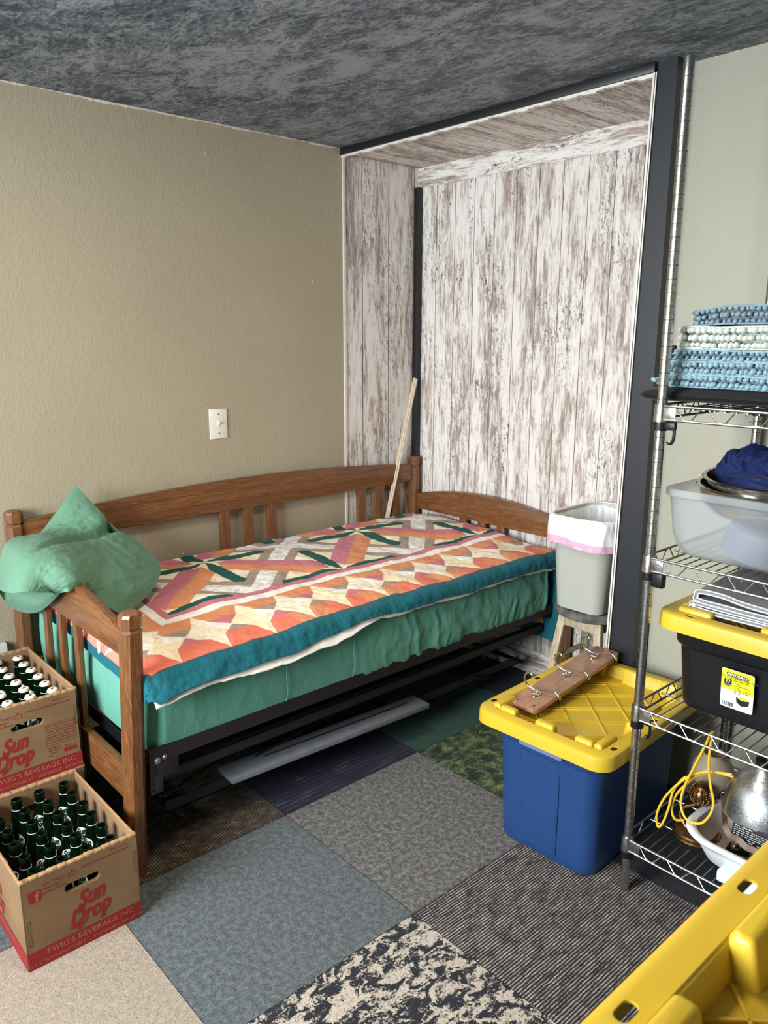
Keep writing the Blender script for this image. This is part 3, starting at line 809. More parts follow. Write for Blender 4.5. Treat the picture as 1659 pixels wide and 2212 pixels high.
def hang(y):
    return np.interp(y, [-.6, -.5, -.40, -.25, 0, .2, .33, .5, .8, 1.1, 1.45, 2], [.125, .115, .092, .074, .072, .060, .045, .052, .060, .060, .066, .09])
def quilt_surface(a, b, lift=0.0, zoff=0.0):
    """a: signed arc across from the mattress' front edge (+ = hanging), b: along arc (y)"""
    R1 = .028
    YE0, YE1 = my0 - .002, my1 + .008
    # along direction: fold over both ends
    over0 = np.clip(YE0 - b, 0, None); over1 = np.clip(b - YE1, 0, None)
    ang0 = np.minimum(over0 / R1, PI / 2); ang1 = np.minimum(over1 / R1, PI / 2)
    y = np.clip(b, YE0, YE1) - R1 * np.sin(ang0) * .6 + R1 * np.sin(ang1) * .45
    drop = R1 * (1 - np.cos(ang0)) + np.clip(over0 - R1 * PI / 2, 0, None) + R1 * (1 - np.cos(ang1)) + np.clip(over1 - R1 * PI / 2, 0, None)
    # across
    oa = np.clip(a, 0, None); fl = np.interp(b, [-.5, -.35, .1, .35, .6, 1.4], [.62, .60, .42, .50, .12, .05])
    amax = PI / 2 - fl; ang = np.minimum(oa / R1, amax); rest = np.clip(oa - R1 * amax, 0, None)
    x = QX1 + np.minimum(a, 0) + R1 * np.sin(ang) + rest * np.sin(fl)
    da = R1 * (1 - np.cos(ang)) + rest * np.cos(fl)
    xin = np.clip(-a, 0, None)
    top = .637 + .032 * np.clip(xin / .75, 0, 1) ** 1.2 + .010 * np.sin(np.clip(xin / .85, 0, 1) * PI)
    top = top + vnoise(x, b, 5, 2, 3) * .020 + vnoise(x, b, 16, 2, 8) * .008 - .012 * np.exp(-((xin - .87) / .05) ** 2)
    endfade = np.where((over0 > 0) | (over1 > 0), 1.0, 0.0)
    z = top - np.maximum(da, 0) * np.where(drop > .03, .25, 1) - drop
    z = z + zoff
    return x, y, z
def build_quilt():
    st = .0025
    na = int(.985 / st); b0, b1 = -.527, 1.885; nb = int((b1 - b0) / st)
    b = np.linspace(b0, b1, nb); u = np.linspace(0, 1, na)
    hb = (hang(b) + .003 * np.sin(b * 23)) * np.interp(b, [-.527, -.49, -.44, 1.45, 1.5, 1.9], [.25, .5, 1, 1, .3, .3])
    # far flap is only wide at the front corner
    Lin = .905
    A = -Lin + u[:, None] * (Lin + hb[None, :]); Bv = np.repeat(b[None, :], na, 0)
    # skew the end flap so that its corner hangs lowest
    x, y, z = quilt_surface(A, Bv)
    e = hb[None, :] - A                                      # arc distance from outer edge
    shift = (.075 - hb[None, :]) * np.clip(1 - e / .9, 0, 1)
    Xp = -.54 - e
    c = 0
    for du in (-.25, .25):
        for dv in (-.25, .25):
            c = c + quilt_color(Xp + du * st, Bv + dv * st, A + du * st, Bv + dv * st)
    c = c / 4
    # relief: puckered quilting lines following the patch shapes
    q = vnoise(A, Bv, 60, 2, 11) * .0020 + vnoise(A, Bv * .6, 30, 2, 13) * .0042
    lum = c.sum(-1); gx, gy = np.gradient(lum); seam = np.minimum(np.hypot(gx, gy) * 3, 1)
    k = np.ones(9) / 9
    seam = np.apply_along_axis(lambda v: np.convolve(v, k, 'same'), 0, seam); seam = np.apply_along_axis(lambda v: np.convolve(v, k, 'same'), 1, seam)
    z = z + q - seam * .0035
    x = x + np.where(A > 0, q * 1.6, 0)
    teal = (e < .085); y = y + 0
    x = x + np.where(teal, vnoise(Bv, A * .4, 26, 2, 15) * .008, 0)
    P = np.stack([x, y, z], -1)
    me = grid_mesh('quilt', P)
    at = me.color_attributes.new('Col', 'FLOAT_COLOR', 'POINT')
    at.data.foreach_set('color', np.concatenate([c, np.ones(c.shape[:2] + (1,))], -1).reshape(-1).astype(np.float32))
    return me
quilt = tag(obj('patchwork_quilt', build_quilt(), M['quilt'], smooth=0), 'patchwork quilt of pink, orange and green pieces with a teal border on the mattress', 'quilt')
quilt.data.polygons.foreach_set('use_smooth', [True] * len(quilt.data.polygons))
md = quilt.modifiers.new('s', 'SOLIDIFY'); md.thickness = .004; md.offset = -1
def build_lining():
    b = np.linspace(-.455, 1.44, 500); u = np.linspace(0, 1, 40)
    ext = np.interp(b, [-.55, -.44, -.40, -.33, -.25, -.1, .1, .25, .36, .40, 1.44], [.004, .006, .012, .006, .012, .022, .026, .030, .018, .006, .006]) + vnoise(b, 0, 30, 2, 4) * .006
    hb = hang(b) + ext
    A = -.06 + u[:, None] * (.06 + hb[None, :]); Bv = np.repeat(b[None, :], 40, 0)
    x, y, z = quilt_surface(A, Bv); x = x - .010 * np.clip(A / .05, 0, 1); z = z - .0065
    z = z + vnoise(A, Bv, 50, 2, 2) * .003
    return grid_mesh('lining', np.stack([x, y, z], -1))
ln = obj('quilt_lining', build_lining(), M['lining'], quilt, smooth=0); ln['label'] = 'white lining showing below the teal border'
md = ln.modifiers.new('s', 'SOLIDIFY'); md.thickness = .003; md.offset = -1

# pillow ----------------------------------------------------------------------
PF = [
 [(-1.470,-0.287,1.033),(-1.440,-0.234,0.947),(-1.380,-0.179,0.862),(-1.300,-0.139,0.814),(-1.180,-0.125,0.756),(-1.080,-0.198,0.719),(-1.000,-0.336,0.670)],
 [(-1.460,-0.332,0.983),(-1.400,-0.287,0.902),(-1.340,-0.240,0.854),(-1.200,-0.236,0.815),(-1.080,-0.245,0.770),(-1.000,-0.308,0.731),(-0.980,-0.387,0.714)],
 [(-1.460,-0.382,0.926),(-1.420,-0.338,0.884),(-1.360,-0.299,0.852),(-1.180,-0.309,0.825),(-1.050,-0.343,0.797),(-0.990,-0.386,0.767),(-1.000,-0.428,0.746)],
 [(-1.440,-0.430,0.887),(-1.400,-0.387,0.871),(-1.260,-0.385,0.854),(-1.150,-0.391,0.839),(-1.080,-0.406,0.811),(-1.040,-0.431,0.787),(-1.040,-0.450,0.765)],
 [(-1.400,-0.470,0.890),(-1.320,-0.460,0.893),(-1.166,-0.470,0.889),(-1.035,-0.490,0.880),(-0.965,-0.500,0.857),(-0.945,-0.500,0.832),(-0.970,-0.500,0.801)],
 [(-1.300,-0.560,0.915),(-1.186,-0.560,0.921),(-1.063,-0.560,0.912),(-1.022,-0.550,0.880),(-0.980,-0.540,0.854),(-0.941,-0.535,0.838),(-0.942,-0.530,0.812)],
 [(-1.260,-0.610,0.890),(-1.120,-0.630,0.900),(-1.031,-0.620,0.883),(-1.019,-0.600,0.857),(-1.004,-0.580,0.838),(-1.010,-0.560,0.815),(-1.014,-0.540,0.793)],
 [(-1.260,-0.640,0.770),(-1.100,-0.655,0.800),(-0.990,-0.655,0.822),(-0.960,-0.640,0.826),(-0.965,-0.610,0.818),(-0.972,-0.580,0.811),(-0.997,-0.540,0.798)],
]
PB7 = [(-1.340,-0.615,0.735),(-1.420,-0.570,0.662),(-1.409,-0.550,0.638),(-1.315,-0.535,0.645),(-1.207,-0.530,0.682),(-1.110,-0.530,0.730),(-1.009,-0.530,0.790)]
def build_pillow():
    F = np.array(PF); view = np.array(CF); away = np.array([view[0], view[1], -.25]); away /= np.linalg.norm(away)
    Bk = F.copy()
    vh = np.array([view[0], view[1], 0.])
    F[1:5, 2] += vh * .022; F[1:4, 3] -= vh * .012; F[1:4, 1] -= vh * .010
    for i in range(8):
        for j in range(7):
            wj = math.sin(PI * j / 6) ** .6 if 0 < j < 6 else 0; wi = [0, .75, 1, .9, .6, .35, .3, 0][i]
            th = .13 * wj * wi
            Bk[i, j] = F[i, j] + away * th
            if i < 4: Bk[i, j][2] = max(Bk[i, j][2], .66)
            if i in (5, 6): Bk[i, j] = F[i, j] * (1 - (i - 4) * .33) + np.array(PB7[j]) * ((i - 4) * .33) if 0 < j < 6 else F[i, j]
    Bk[7] = np.array(PB7)
    nu, nv = 150, 130
    f = dense(F, nu, nv); b = dense(Bk, nu, nv)
    u = np.linspace(0, 1, nu)[:, None] * np.ones((1, nv)); v = np.ones((nu, 1)) * np.linspace(0, 1, nv)[None]
    for it in range(420):
        g_ = f.copy(); g_[1:-1, 1:-1] = (f[:-2, 1:-1] + f[2:, 1:-1] + f[1:-1, :-2] + f[1:-1, 2:]) / 4
        f = g_
    b[:, 0] = f[:, 0]; b[:, -1] = f[:, -1]; b[0] = f[0]
    def nrm(P):
        du = np.gradient(P, axis=0); dv = np.gradient(P, axis=1); n = np.cross(du, dv); return n / (np.linalg.norm(n, axis=-1, keepdims=True) + 1e-9)
    wr = (vnoise(u * 1.0 + v * .5, v * .6 - u * .3, 12, 3, 3) * .022 + np.abs(vnoise(u * .6, v * 1.0, 16, 2, 6)) * -.022 + np.abs(vnoise(u + v, v - .4 * u, 22, 2, 8)) * -.012)
    env = (np.minimum(v, 1 - v) * 8).clip(0, 1) * (u * 8).clip(0, 1)
    wr = wr * (1 - .6 * np.clip(u * 1.5 - .3, 0, 1))
    n = nrm(f); sg = np.sign((n * (-view)).sum(-1))[..., None]; n = n * sg
    blg = np.sin(PI * v) ** .8 * np.sin(PI * np.clip(u * .9 + .05, 0, 1)) ** .7 * .035 - np.exp(-((v - .30 - .05 * u) / .035) ** 2) * .040 * np.clip(1.3 - 1.6 * u, 0, 1)
    f = f + n * blg[..., None]
    f = f + n * (wr * .55 * env)[..., None]
    P = np.concatenate([f, b[:, ::-1][:, 1:-1]], 1)          # closed around v, open at the end u = 1
    me = grid_mesh('pillow', P, True)
    return me
pl = tag(obj('pillow', build_pillow(), M['pillow'], smooth=0), 'crumpled green pillow in the corner of the daybed, its case over the end rail', 'pillow')
pl.data.polygons.foreach_set('use_smooth', [True] * len(pl.data.polygons))
bm = B(); tube(bm, [(-.885, -.47, .70), (-.878, -.475, .66), (-.876, -.478, .632), (-.870, -.478, .624), (-.864, -.478, .632), (-.866, -.475, .66), (-.872, -.47, .70)], .0013, 6)
tag(obj('hanging_loop', bm, M['lining']), 'thin pale cord loop hanging behind the near end rail', 'cord')

# things under the bed ---------------------------------------------------------
tr = thing('trundle_frame', (-1.05, .5, 0), 'dark folded metal trundle frame under the daybed', 'bed frame')
for x in (-.74, -1.36):
    bm = B(); bx(bm, (x - .004, -.36, .10), (x, 1.38, .138)); bx(bm, (x - .03, -.40, .10), (x, 1.38, .104)); obj('long_rail', bm, M['steel_dark'], tr)
bm = B()
for y in (-.38, .1, .6, 1.1, 1.36): bx(bm, (-1.36, y - .012, .118), (-.70, y + .012, .126))
pieces('cross_bar', bm, M['steel_black'], tr)
for x in (-.92, -1.34):
    for y in (-.30, 1.32):
        bm = B(); beam(bm, (x, y, .11), (x, y + .03, .035), .02, .02); cyl(bm, (x - .01, y + .03, .022), (x + .01, y + .03, .022), .022, seg=16); obj('leg', bm, M['steel_black'], tr)
bm = B(); beam(bm, (-.80, .17, .150), (-.95, .42, .25), .03, .02); obj('folding_arm', bm, M['steel_black'], tr)
bm = B(); beam(bm, (-.745, -.36, .158), (-.83, -.10, .158), .012, .006); beam(bm, (-.84, -.1, .16), (-.82, 1.1, .165), .02, .02)
pieces('spring_bar', bm, M['steel_dark'], tr)
t = tag(obj('painted_board', (lambda b: (beam(b, (-.735, -.150, .149), (-.690, .705, .149), .098, .020, bev=.002), b)[1])(B()), M['board_white']), 'white board lying under the daybed, its colour darkened for shade', 'board')
bm = B(); beam(bm, (-.755, -.02, .162), (-.87, 1.05, .20), .007, .006)
tag(obj('metal_rod', bm, M['steel_dark']), 'thin dark metal rod lying across the white board', 'rod')
bm = B(); beam(bm, (-.735, .0, .1625), (-.70, .64, .163), .005, .005)
tag(obj('metal_rod', bm, M['steel_dark']), 'shorter thin dark rod on the middle of the white board', 'rod')

# strip of moulding leaning in the alcove corner
bm = B(); beam(bm, (-1.505, 1.44, 1.352), (-1.552, 1.12, .02), .014, .008, up=(0, 1, 0), bev=.001)
s_ = tag(obj('moulding_strip', bm, M['strip_wood']), 'pale thin wooden strip leaning in the alcove corner behind the daybed', 'wood strip')
bm = B(); beam(bm, (-1.497, 1.447, 1.348), (-1.544, 1.127, .02), .005, .009, up=(0, 1, 0), bev=.001)
obj('white_face', bm, M['white_trim'], s_)
# ================================================================== SODA CASES AND BOTTLES
def print_row(bm, fn, u0, u1, v, hgt, seed):
    """a row of print too small to read: short word-length dashes"""
    rr = random.Random(seed); u = u0
    while u < u1 - hgt:
        L = min(u1 - u, hgt * rr.uniform(2, 6)); n = max(1, int(L / (hgt * .8)))
        for k in range(n):
            a = u + L * k / n; b = a + L / n * .72; d = rr.uniform(.55, 1)
            bm.faces.new([bm.verts.new(fn(*p)) for p in ((a, v), (b, v), (b, v + hgt * d), (a, v + hgt * d))])
        u += L + hgt * .8
def soda_case(name, x0, y0, y1, z0, h, dep, label, front='plain', bottom_only=False):
    t = thing(name, (x0 - dep / 2, (y0 + y1) / 2, z0), label, 'cardboard box', 'cardboard soda cases beside the daybed')
    th = .0055; yc = (y0 + y1) / 2
    bm = B()
    bx(bm, (x0 - dep, y0, z0), (x0, y1, z0 + .004))
    bx(bm, (x0 - dep, y0, z0), (x0, y0 + th, z0 + h - .003), .001); bx(bm, (x0 - dep, y1 - th, z0), (x0, y1, z0 + h - .003), .001)
    pieces('side_panel', bm, M['cardboard'], t)
    fp = None
    for xa, xb in ((x0 - .012, x0), (x0 - dep, x0 - dep + .012)):
        bm = B(); n = 26
        top = [(y0 + .001 + (y1 - y0 - .002) * k / n, z0 + h + .0022 * math.sin(k * 2.1) + .0015 * math.sin(k * .9)) for k in range(n + 1)]
        prism(bm, [(y0 + .001, z0 + .001)] + top + [(y1 - .001, z0 + .001)], 'x', xa, xb)
        e = obj('end_panel', bm, M['cardboard'], t)
        c = B(); R_ = []
        for x in (xa - .02, xb + .02): R_.append([c.verts.new((x, yc + a, z0 + h * .727 + b)) for a, b in rrect(.046, .0125, .0124, 5)])
        c.faces.new(R_[0][::-1]); c.faces.new(R_[1]); m = len(R_[0])
        for k in range(m): c.faces.new((R_[0][k], R_[0][(k + 1) % m], R_[1][(k + 1) % m], R_[1][k]))
        boolean(e, c)
        if xb == x0: fp = e
    # rolled top edge with its cut flutes
    bm = B(); rr = random.Random(int(abs(x0) * 100))
    for xa, xb in ((x0 - .0125, x0 + .0005), (x0 - dep - .0005, x0 - dep + .0125)):
        for k in range(13):
            a = y0 + (y1 - y0) * k / 13; b = y0 + (y1 - y0) * (k + 1) / 13 - .0005
            bx(bm, (xa, a, z0 + h - .004), (xb, b, z0 + h + .0015 + rr.random() * .003), .0008)
    for ya, yb in ((y0 - .0003, y0 + th + .0003), (y1 - th - .0003, y1 + .0003)):
        bx(bm, (x0 - dep + .002, ya, z0 + h - .005), (x0 - .002, yb, z0 + h - .001), .001)
    obj('cut_edge', bm, M['card_edge'], t)
    F = lambda u, v: (x0 + .0007, yc + u, z0 + v)
    L_ = lambda u, v: (x0 - dep / 2 + u, y0 - .0007, z0 + v)
    W = y1 - y0
    def plate(bm, fn, pts): bm.faces.new([bm.verts.new(fn(*p)) for p in pts])
    bm = B(); bh = .050
    n = 20
    for fn, w_ in ((F, W), (L_, dep)):
        plate(bm, fn, [(-w_ / 2 + .001, .001), (w_ / 2 - .001, .001), (w_ / 2 - .001, bh), (-w_ / 2 + .001, bh)])
    band = obj('red_band', bm, M['red_print'], t, smooth=0)
    F2 = lambda u, v: (x0 + .0013, yc + u, z0 + v)
    bm = B()
    put_text(bm, "TWIG'S BEVERAGE INC.", F2, .0215, .006, 0, 1.06, 1, 0, (.014, .0275))
    put_text(bm, "711 S. WASHINGTON ST.  SHAWANO, WI 54166", F2, .0130, .002, 0, 1.08, 1, 0, (0, .0085))
    L2 = lambda u, v: (x0 - dep / 2 + u, y0 - .0013, z0 + v)
    put_text(bm, "TWIG'S BEVERAGE INC.", L2, .0215, .006, 0, 1.06, 1, 0, (.014, .0275))
    obj('band_lettering', bm, M['tan_print'], band, smooth=0)
    # red lettering of the front
    bm = B(); a = .10
    for fn, cu in ((F, -.046 if front == 'info' else .012), (L_, .0)):
        put_text(bm, 'Sun', fn, .048, .038, .45, 1.03, 1.35, a, (cu + .006, .116))
        put_text(bm, 'Drop', fn, .048, .038, .45, 1.03, 1.35, a, (cu - .001, .070))
        fn = (lambda g_: (lambda u, v: tuple(p + d for p, d in zip(g_(u, v), ((.0005, 0, 0) if g_ is F else (0, -.0005, 0))))))(fn)
        # sweeping tails of the S and the D
        for pts in ([(-.042, .108), (-.030, .100), (-.016, .108), (-.014, .118), (-.020, .114), (-.030, .107), (-.038, .112)], [(-.040, .070), (-.034, .052), (-.018, .066), (-.026, .076)], [(.040, .078), (.036, .056), (.028, .062), (.031, .080)]):
            plate(bm, fn, [(cu + x, y) for x, y in pts])
    put_text(bm, 'Like "Twig\'s', F, .0105, .004, 0, 1.1, 1, 0, (-.070, .221)); put_text(bm, 'Beverage"', F, .0105, .004, 0, 1.1, 1, 0, (-.073, .2095))
    put_text(bm, 'on Facebook', F, .0105, .004, 0, 1.1, 1, 0, (-.070, .198))
    put_text(bm, 'Visit us at', F, .0105, .004, 0, 1.1, 1, 0, (.098, .2365)); put_text(bm, 'www.sundropshawano.com', F, .0105, .004, 0, 1.1, 1, 0, (.062, .224))
    # thumbs-up outline
    tube(bm, [F(-.036, .216), F(-.036, .226), F(-.028, .227), F(-.025, .234), F(-.022, .227), F(-.015, .226), F(-.016, .216), F(-.036, .216)], .0006, 4)
    plate(bm, F, [(x - .118, y + .202) for x, y in rrect(.0155, .016, .005, 4)])
    if front == 'info':
        for (ua, ub, va, vb) in ((.048, .135, .098, .099), (.048, .135, .166, .167), (.048, .049, .098, .167), (.134, .135, .098, .167)):
            plate(bm, F, [(ua, va), (ub, va), (ub, vb), (ua, vb)])
        rows = ['Nutrition Facts Serv. size: 1 bottle,', 'Amount/serving: Calories 170']
        for k, r in enumerate(rows): put_text(bm, r, F, .0066, .004, 0, 1.0, 1.1, 0, (.091, .158 - k * .0087))
        for k in range(5): print_row(bm, F, .052, .131, .1405 - k * .0087, .0042, k)
        for k in range(4): print_row(bm, F, .052, (.085, .090, .082, .062)[k], .088 - k * .0085, .0040, 20 + k)
        plate(bm, F, [(.096, .064), (.134, .064), (.134, .076), (.096, .076)]); plate(bm, F, [(.098, .079), (.108, .079), (.103, .089)])
        print_row(bm, F, .111, .134, .080, .005, 31)
    lg = obj('red_lettering', bm, M['red_print'], t, smooth=0)
    bm = B(); put_text(bm, 'f', F2, .036, .022, 0, 1, 1, 0, (-.113, .1875)); obj('white_letter', bm, M['tan_print'], lg, smooth=0)
    bm = B()
    for u in (-W / 2 + .012, W / 2 - .010):
        va, vb = (.07, .14) if u < 0 else (.145, .205)
        for du, dv0, dv1 in ((-.0032, va, vb), (.0032, va, vb)): plate(bm, F2, [(u + du - .0005, dv0), (u + du + .0005, dv0), (u + du + .0005, dv1), (u + du - .0005, dv1)])
        for v in (va, vb): plate(bm, F2, [(u - .0035, v - .0006), (u + .0035, v - .0006), (u + .0035, v + .0006), (u - .0035, v + .0006)])
    obj('tab_slot', bm, M['dark_slit'], t, smooth=0)
    return t
soda_case('soda_case', -.490, -.862, -.562, 0.0, .252, .432, 'cardboard case of open green bottles on the beige carpet, lowest and nearest', 'plain')
soda_case('soda_case', -.930, -.850, -.528, 0.0, .250, .432, 'cardboard case on the floor under the case of capped bottles', 'plain')
soda_case('soda_case', -.930, -.832, -.532, .2535, .256, .432, 'cardboard case of white-capped bottles on top of another case by the daybed', 'info')

def bottle_proto(capped):
    z_top = .2335
    root = thing('soda_bottle', (0, 0, 0), 'x', 'bottle')
    bm = B()
    prof = [(0.0, .004), (.022, .0), (.0285, .002), (.0300, .006), (.0300, .105), (.0294, .118), (.0270, .134), (.0232, .152), (.0196, .170), (.0168, .186), (.0148, .200), (.0140, .214),
            (.0138, .219), (.0156, .2215), (.0158, .2255), (.0148, .2275), (.0148, .232), (.0140, z_top), (.0108, z_top), (.0100, .230), (.0102, .205), (.0130, .188), (.018, .168), (.0245, .140), (.0270, .118), (.0272, .010), (0, .008)]
    lathe(bm, prof, 28, cap=False); obj('glass', bm, M['glass_green'], root, world=False, smooth=50)
    zr = lambda z: np.interp(z, [.105, .118, .134, .152, .170, .186, .200, .214], [.0300, .0294, .0270, .0232, .0196, .0168, .0148, .0140])
    bm = B()
    for a0 in (0, PI):
        ctr = bm.verts.new(tuple([(zr(.147) + .0006) * math.cos(a0), (zr(.147) + .0006) * math.sin(a0), .147]))
        rg = []
        for k in range(28):
            th = 2 * PI * k / 28; u = .0185 * math.cos(th); v = .0205 * math.sin(th); z = .147 + v; r = zr(z) + .0005; a = a0 + u / r
            rg.append(bm.verts.new((r * math.cos(a), r * math.sin(a), z)))
        mid = []
        for k in range(28):
            th = 2 * PI * k / 28; u = .0095 * math.cos(th); v = .0105 * math.sin(th); z = .147 + v; r = zr(z) + .0006; a = a0 + u / r
            mid.append(bm.verts.new((r * math.cos(a), r * math.sin(a), z)))
        for k in range(28):
            bm.faces.new((mid[k], mid[(k + 1) % 28], ctr)); bm.faces.new((rg[k], rg[(k + 1) % 28], mid[(k + 1) % 28], mid[k]))
        # neck of the mark with the little top patch
        for (u0, u1, v0, v1) in ():
            q = []
            for u, z in ((u0, v0), (u1, v0 + .001), (u1 + .001, v1), (u0 + .001, v1)):
                r = zr(z) + .0005; a = a0 + u / r; q.append(bm.verts.new((r * math.cos(a), r * math.sin(a), z)))
            bm.faces.new(q)
    tube(bm, [((.0147) * math.cos(2 * PI * k / 24), (.0147) * math.sin(2 * PI * k / 24), .2035) for k in range(24)], .0007, 4, True)
    lb = obj('printed_label', bm, M['label_white'], root, world=False)
    bm = B()
    for a0 in (0, PI):
        def fn(u, v):
            z = .147 + v; r = zr(z) + .0011; a = a0 + u / r
            return (r * math.cos(a), r * math.sin(a), z)
        put_text(bm, 'Sun', fn, .0165, .05, .35, 1.0, 1.35, .08, (.0, .0015)); put_text(bm, 'Drop', fn, .0165, .05, .35, 1.0, 1.35, .08, (-.001, -.0135))
    obj('lettering', bm, M['label_green'], lb, world=False, smooth=0)
    if capped:
        bm = B(); n = 42; R_ = []
        for r, z, sc_ in ((.0158, .2265, 1), (.0164, .2275, 1), (.0150, .2320, .35), (.0140, .2350, 0), (.0120, .2358, 0)):
            R_.append([bm.verts.new(((r + .0007 * sc_ * math.cos(k * PI)) * math.cos(2 * PI * k / n), (r + .0007 * sc_ * math.cos(k * PI)) * math.sin(2 * PI * k / n), z)) for k in range(n)])
        for A, C in zip(R_[:-1], R_[1:]):
            for k in range(n): bm.faces.new((A[k], A[(k + 1) % n], C[(k + 1) % n], C[k]))
        bm.faces.new(R_[-1]); cp = obj('crown_cap', bm, M['cap_white'], root, world=False, smooth=50)
        bm = B(); vs = [bm.verts.new((x, y, .2361)) for x, y in ((.007, .001), (.004, .0045), (0, .003), (-.004, .0055), (-.0075, .001), (-.004, -.004), (0, -.0025), (.004, -.0045))]; bm.faces.new(vs)
        obj('red_mark', bm, M['cap_red'], cp, world=False, smooth=0)
    return root
pa = bottle_proto(False); pb = bottle_proto(True)
rb = random.Random(11)
ORD = ['nearest', 'second', 'third', 'fourth', 'fifth', 'farthest']
OCOL = ['right-hand', 'right-centre', 'left-centre', 'left-hand']
# facing angles: most labels look towards the room, some turn away
angA = {(0, 0): .2, (0, 1): 1.9, (0, 2): -1.6, (0, 3): 2.2, (1, 0): 1.15, (1, 1): -.45, (1, 2): 1.7, (1, 3): -.7, (2, 0): -1.15, (2, 1): -.55, (2, 2): -.5, (2, 3): -.9,
        (3, 0): -.8, (3, 1): 2.1, (3, 2): 1.1, (3, 3): 1.9, (4, 0): -1.5, (4, 1): 1.3, (4, 2): -1.3, (4, 3): -2.0, (5, 0): -.75, (5, 1): -.7, (5, 2): 1.2, (5, 3): -1.0}
first = True
for i in range(6):
    for j in range(4):
        x = -.545 - i * .0700; y = -.609 - j * .0675
        o = pa if first else copy_tree(pa); first = False
        o.location = (x + rb.uniform(-.002, .002), y + rb.uniform(-.002, .002), .0045); o.rotation_euler = (rb.uniform(-.01, .01), rb.uniform(-.01, .01), angA[(i, j)])
        tag(o, 'open green bottle in the nearest case, %s row, %s column' % (ORD[i], OCOL[j]), 'bottle', 'open green bottles in the nearest case')
first = True
for i in range(6):
    for j in range(4):
        x = -1.010 - i * .0660; y = -.577 - j * .066
        d = Vector((x, y, .49)) - CP; px = 829.5 + 1695.3 * d.dot(CR) / d.dot(CF)
        if px < -12: continue
        if (i, j) in ((2, 1),): pass
        o = pb if first else copy_tree(pb); first = False
        o.location = (x + rb.uniform(-.002, .002), y + rb.uniform(-.002, .002), .2580); o.rotation_euler = (0, 0, rb.uniform(-1.4, 1.0))
        tag(o, 'white-capped green bottle in the upper case, %s row, %s column' % (ORD[i], OCOL[j]), 'bottle', 'capped green bottles in the upper case')

# ================================================================== WASTE BIN ON ITS STOOL
st_ = thing('stool', (-.325, 1.31, 0), 'worn wooden stool holding up the waste bin, right of the daybed', 'stool')
bm = B(); lathe(bm, [(0, .472), (.138, .472), (.150, .478), (.153, .492), (.150, .504), (.142, .510), (0, .510)], 40, Matrix.Translation((-.325, 1.31, 0)), cap=False)
obj('seat', bm, M['pine_dark'], st_)
tops = {'fl': (-.405, 1.225), 'fr': (-.245, 1.225), 'bl': (-.405, 1.395), 'br': (-.245, 1.395)}
foots = {'fl': (-.455, 1.165), 'fr': (-.195, 1.165), 'bl': (-.455, 1.450), 'br': (-.195, 1.450)}
for k in tops:
    bm = B(); beam(bm, (*tops[k], .474), (*foots[k], 0.001), .032, .024, up=(0, 1, 0), bev=.003); obj('leg', bm, M['pine'], st_)
def at(k, z): f = 1 - z / .474; return Vector((tops[k][0] + (foots[k][0] - tops[k][0]) * f, tops[k][1] + (foots[k][1] - tops[k][1]) * f, z))
for a, b, z in (('fl', 'fr', .20), ('fl', 'bl', .28), ('bl', 'br', .24), ('fr', 'br', .26), ('fl', 'bl', .12), ('fr', 'br', .14)):
    bm = B(); cyl(bm, at(a, z), at(b, z), .011, seg=12); obj('rung', bm, M['pine'], st_)
bm = B()
for a, b in (('fl', 'fr'), ('fl', 'bl'), ('bl', 'br'), ('fr', 'br')): beam(bm, at(a, .448), at(b, .448), .016, .045)
pieces('apron', bm, M['pine'], st_)

can = thing('waste_bin', (-.325, 1.31, .511), 'pale grey plastic waste bin with a white liner, standing on the stool', 'waste bin')
CM = Matrix.Translation((-.325, 1.315, .511)) @ Matrix.Rotation(.03, 4, 'Z')
bm = B()
loft(bm, [(0.0, .094, .135, .04), (.004, .100, .141, .042), (.012, .102, .143, .043), (.36, .130, .166, .066), (.368, .136, .172, .070), (.376, .135, .171, .070), (.374, .128, .164, .066), (.014, .099, .140, .043)], CM, 10)
obj('bin_body', bm, M['can'], can, smooth=40)
def liner_pt(a, b):  # a: perimeter 0..1, b: 0 inside .. 1 hanging edge
    pass
def perim(hx, hy, rc, N):
    b = [Vector(p) for p in rrect(hx, hy, rc, 12)]; b.append(b[0]); L = [0]
    for i in range(len(b) - 1): L.append(L[-1] + (b[i + 1] - b[i]).length)
    out = []
    for k in range(N):
        t = L[-1] * k / N; i = max(j for j in range(len(L)) if L[j] <= t); out.append(tuple(b[i].lerp(b[min(i + 1, len(b) - 1)], (t - L[i]) / max(1e-9, (L[i + 1] - L[i]) if i + 1 < len(L) else 1))))
    return out
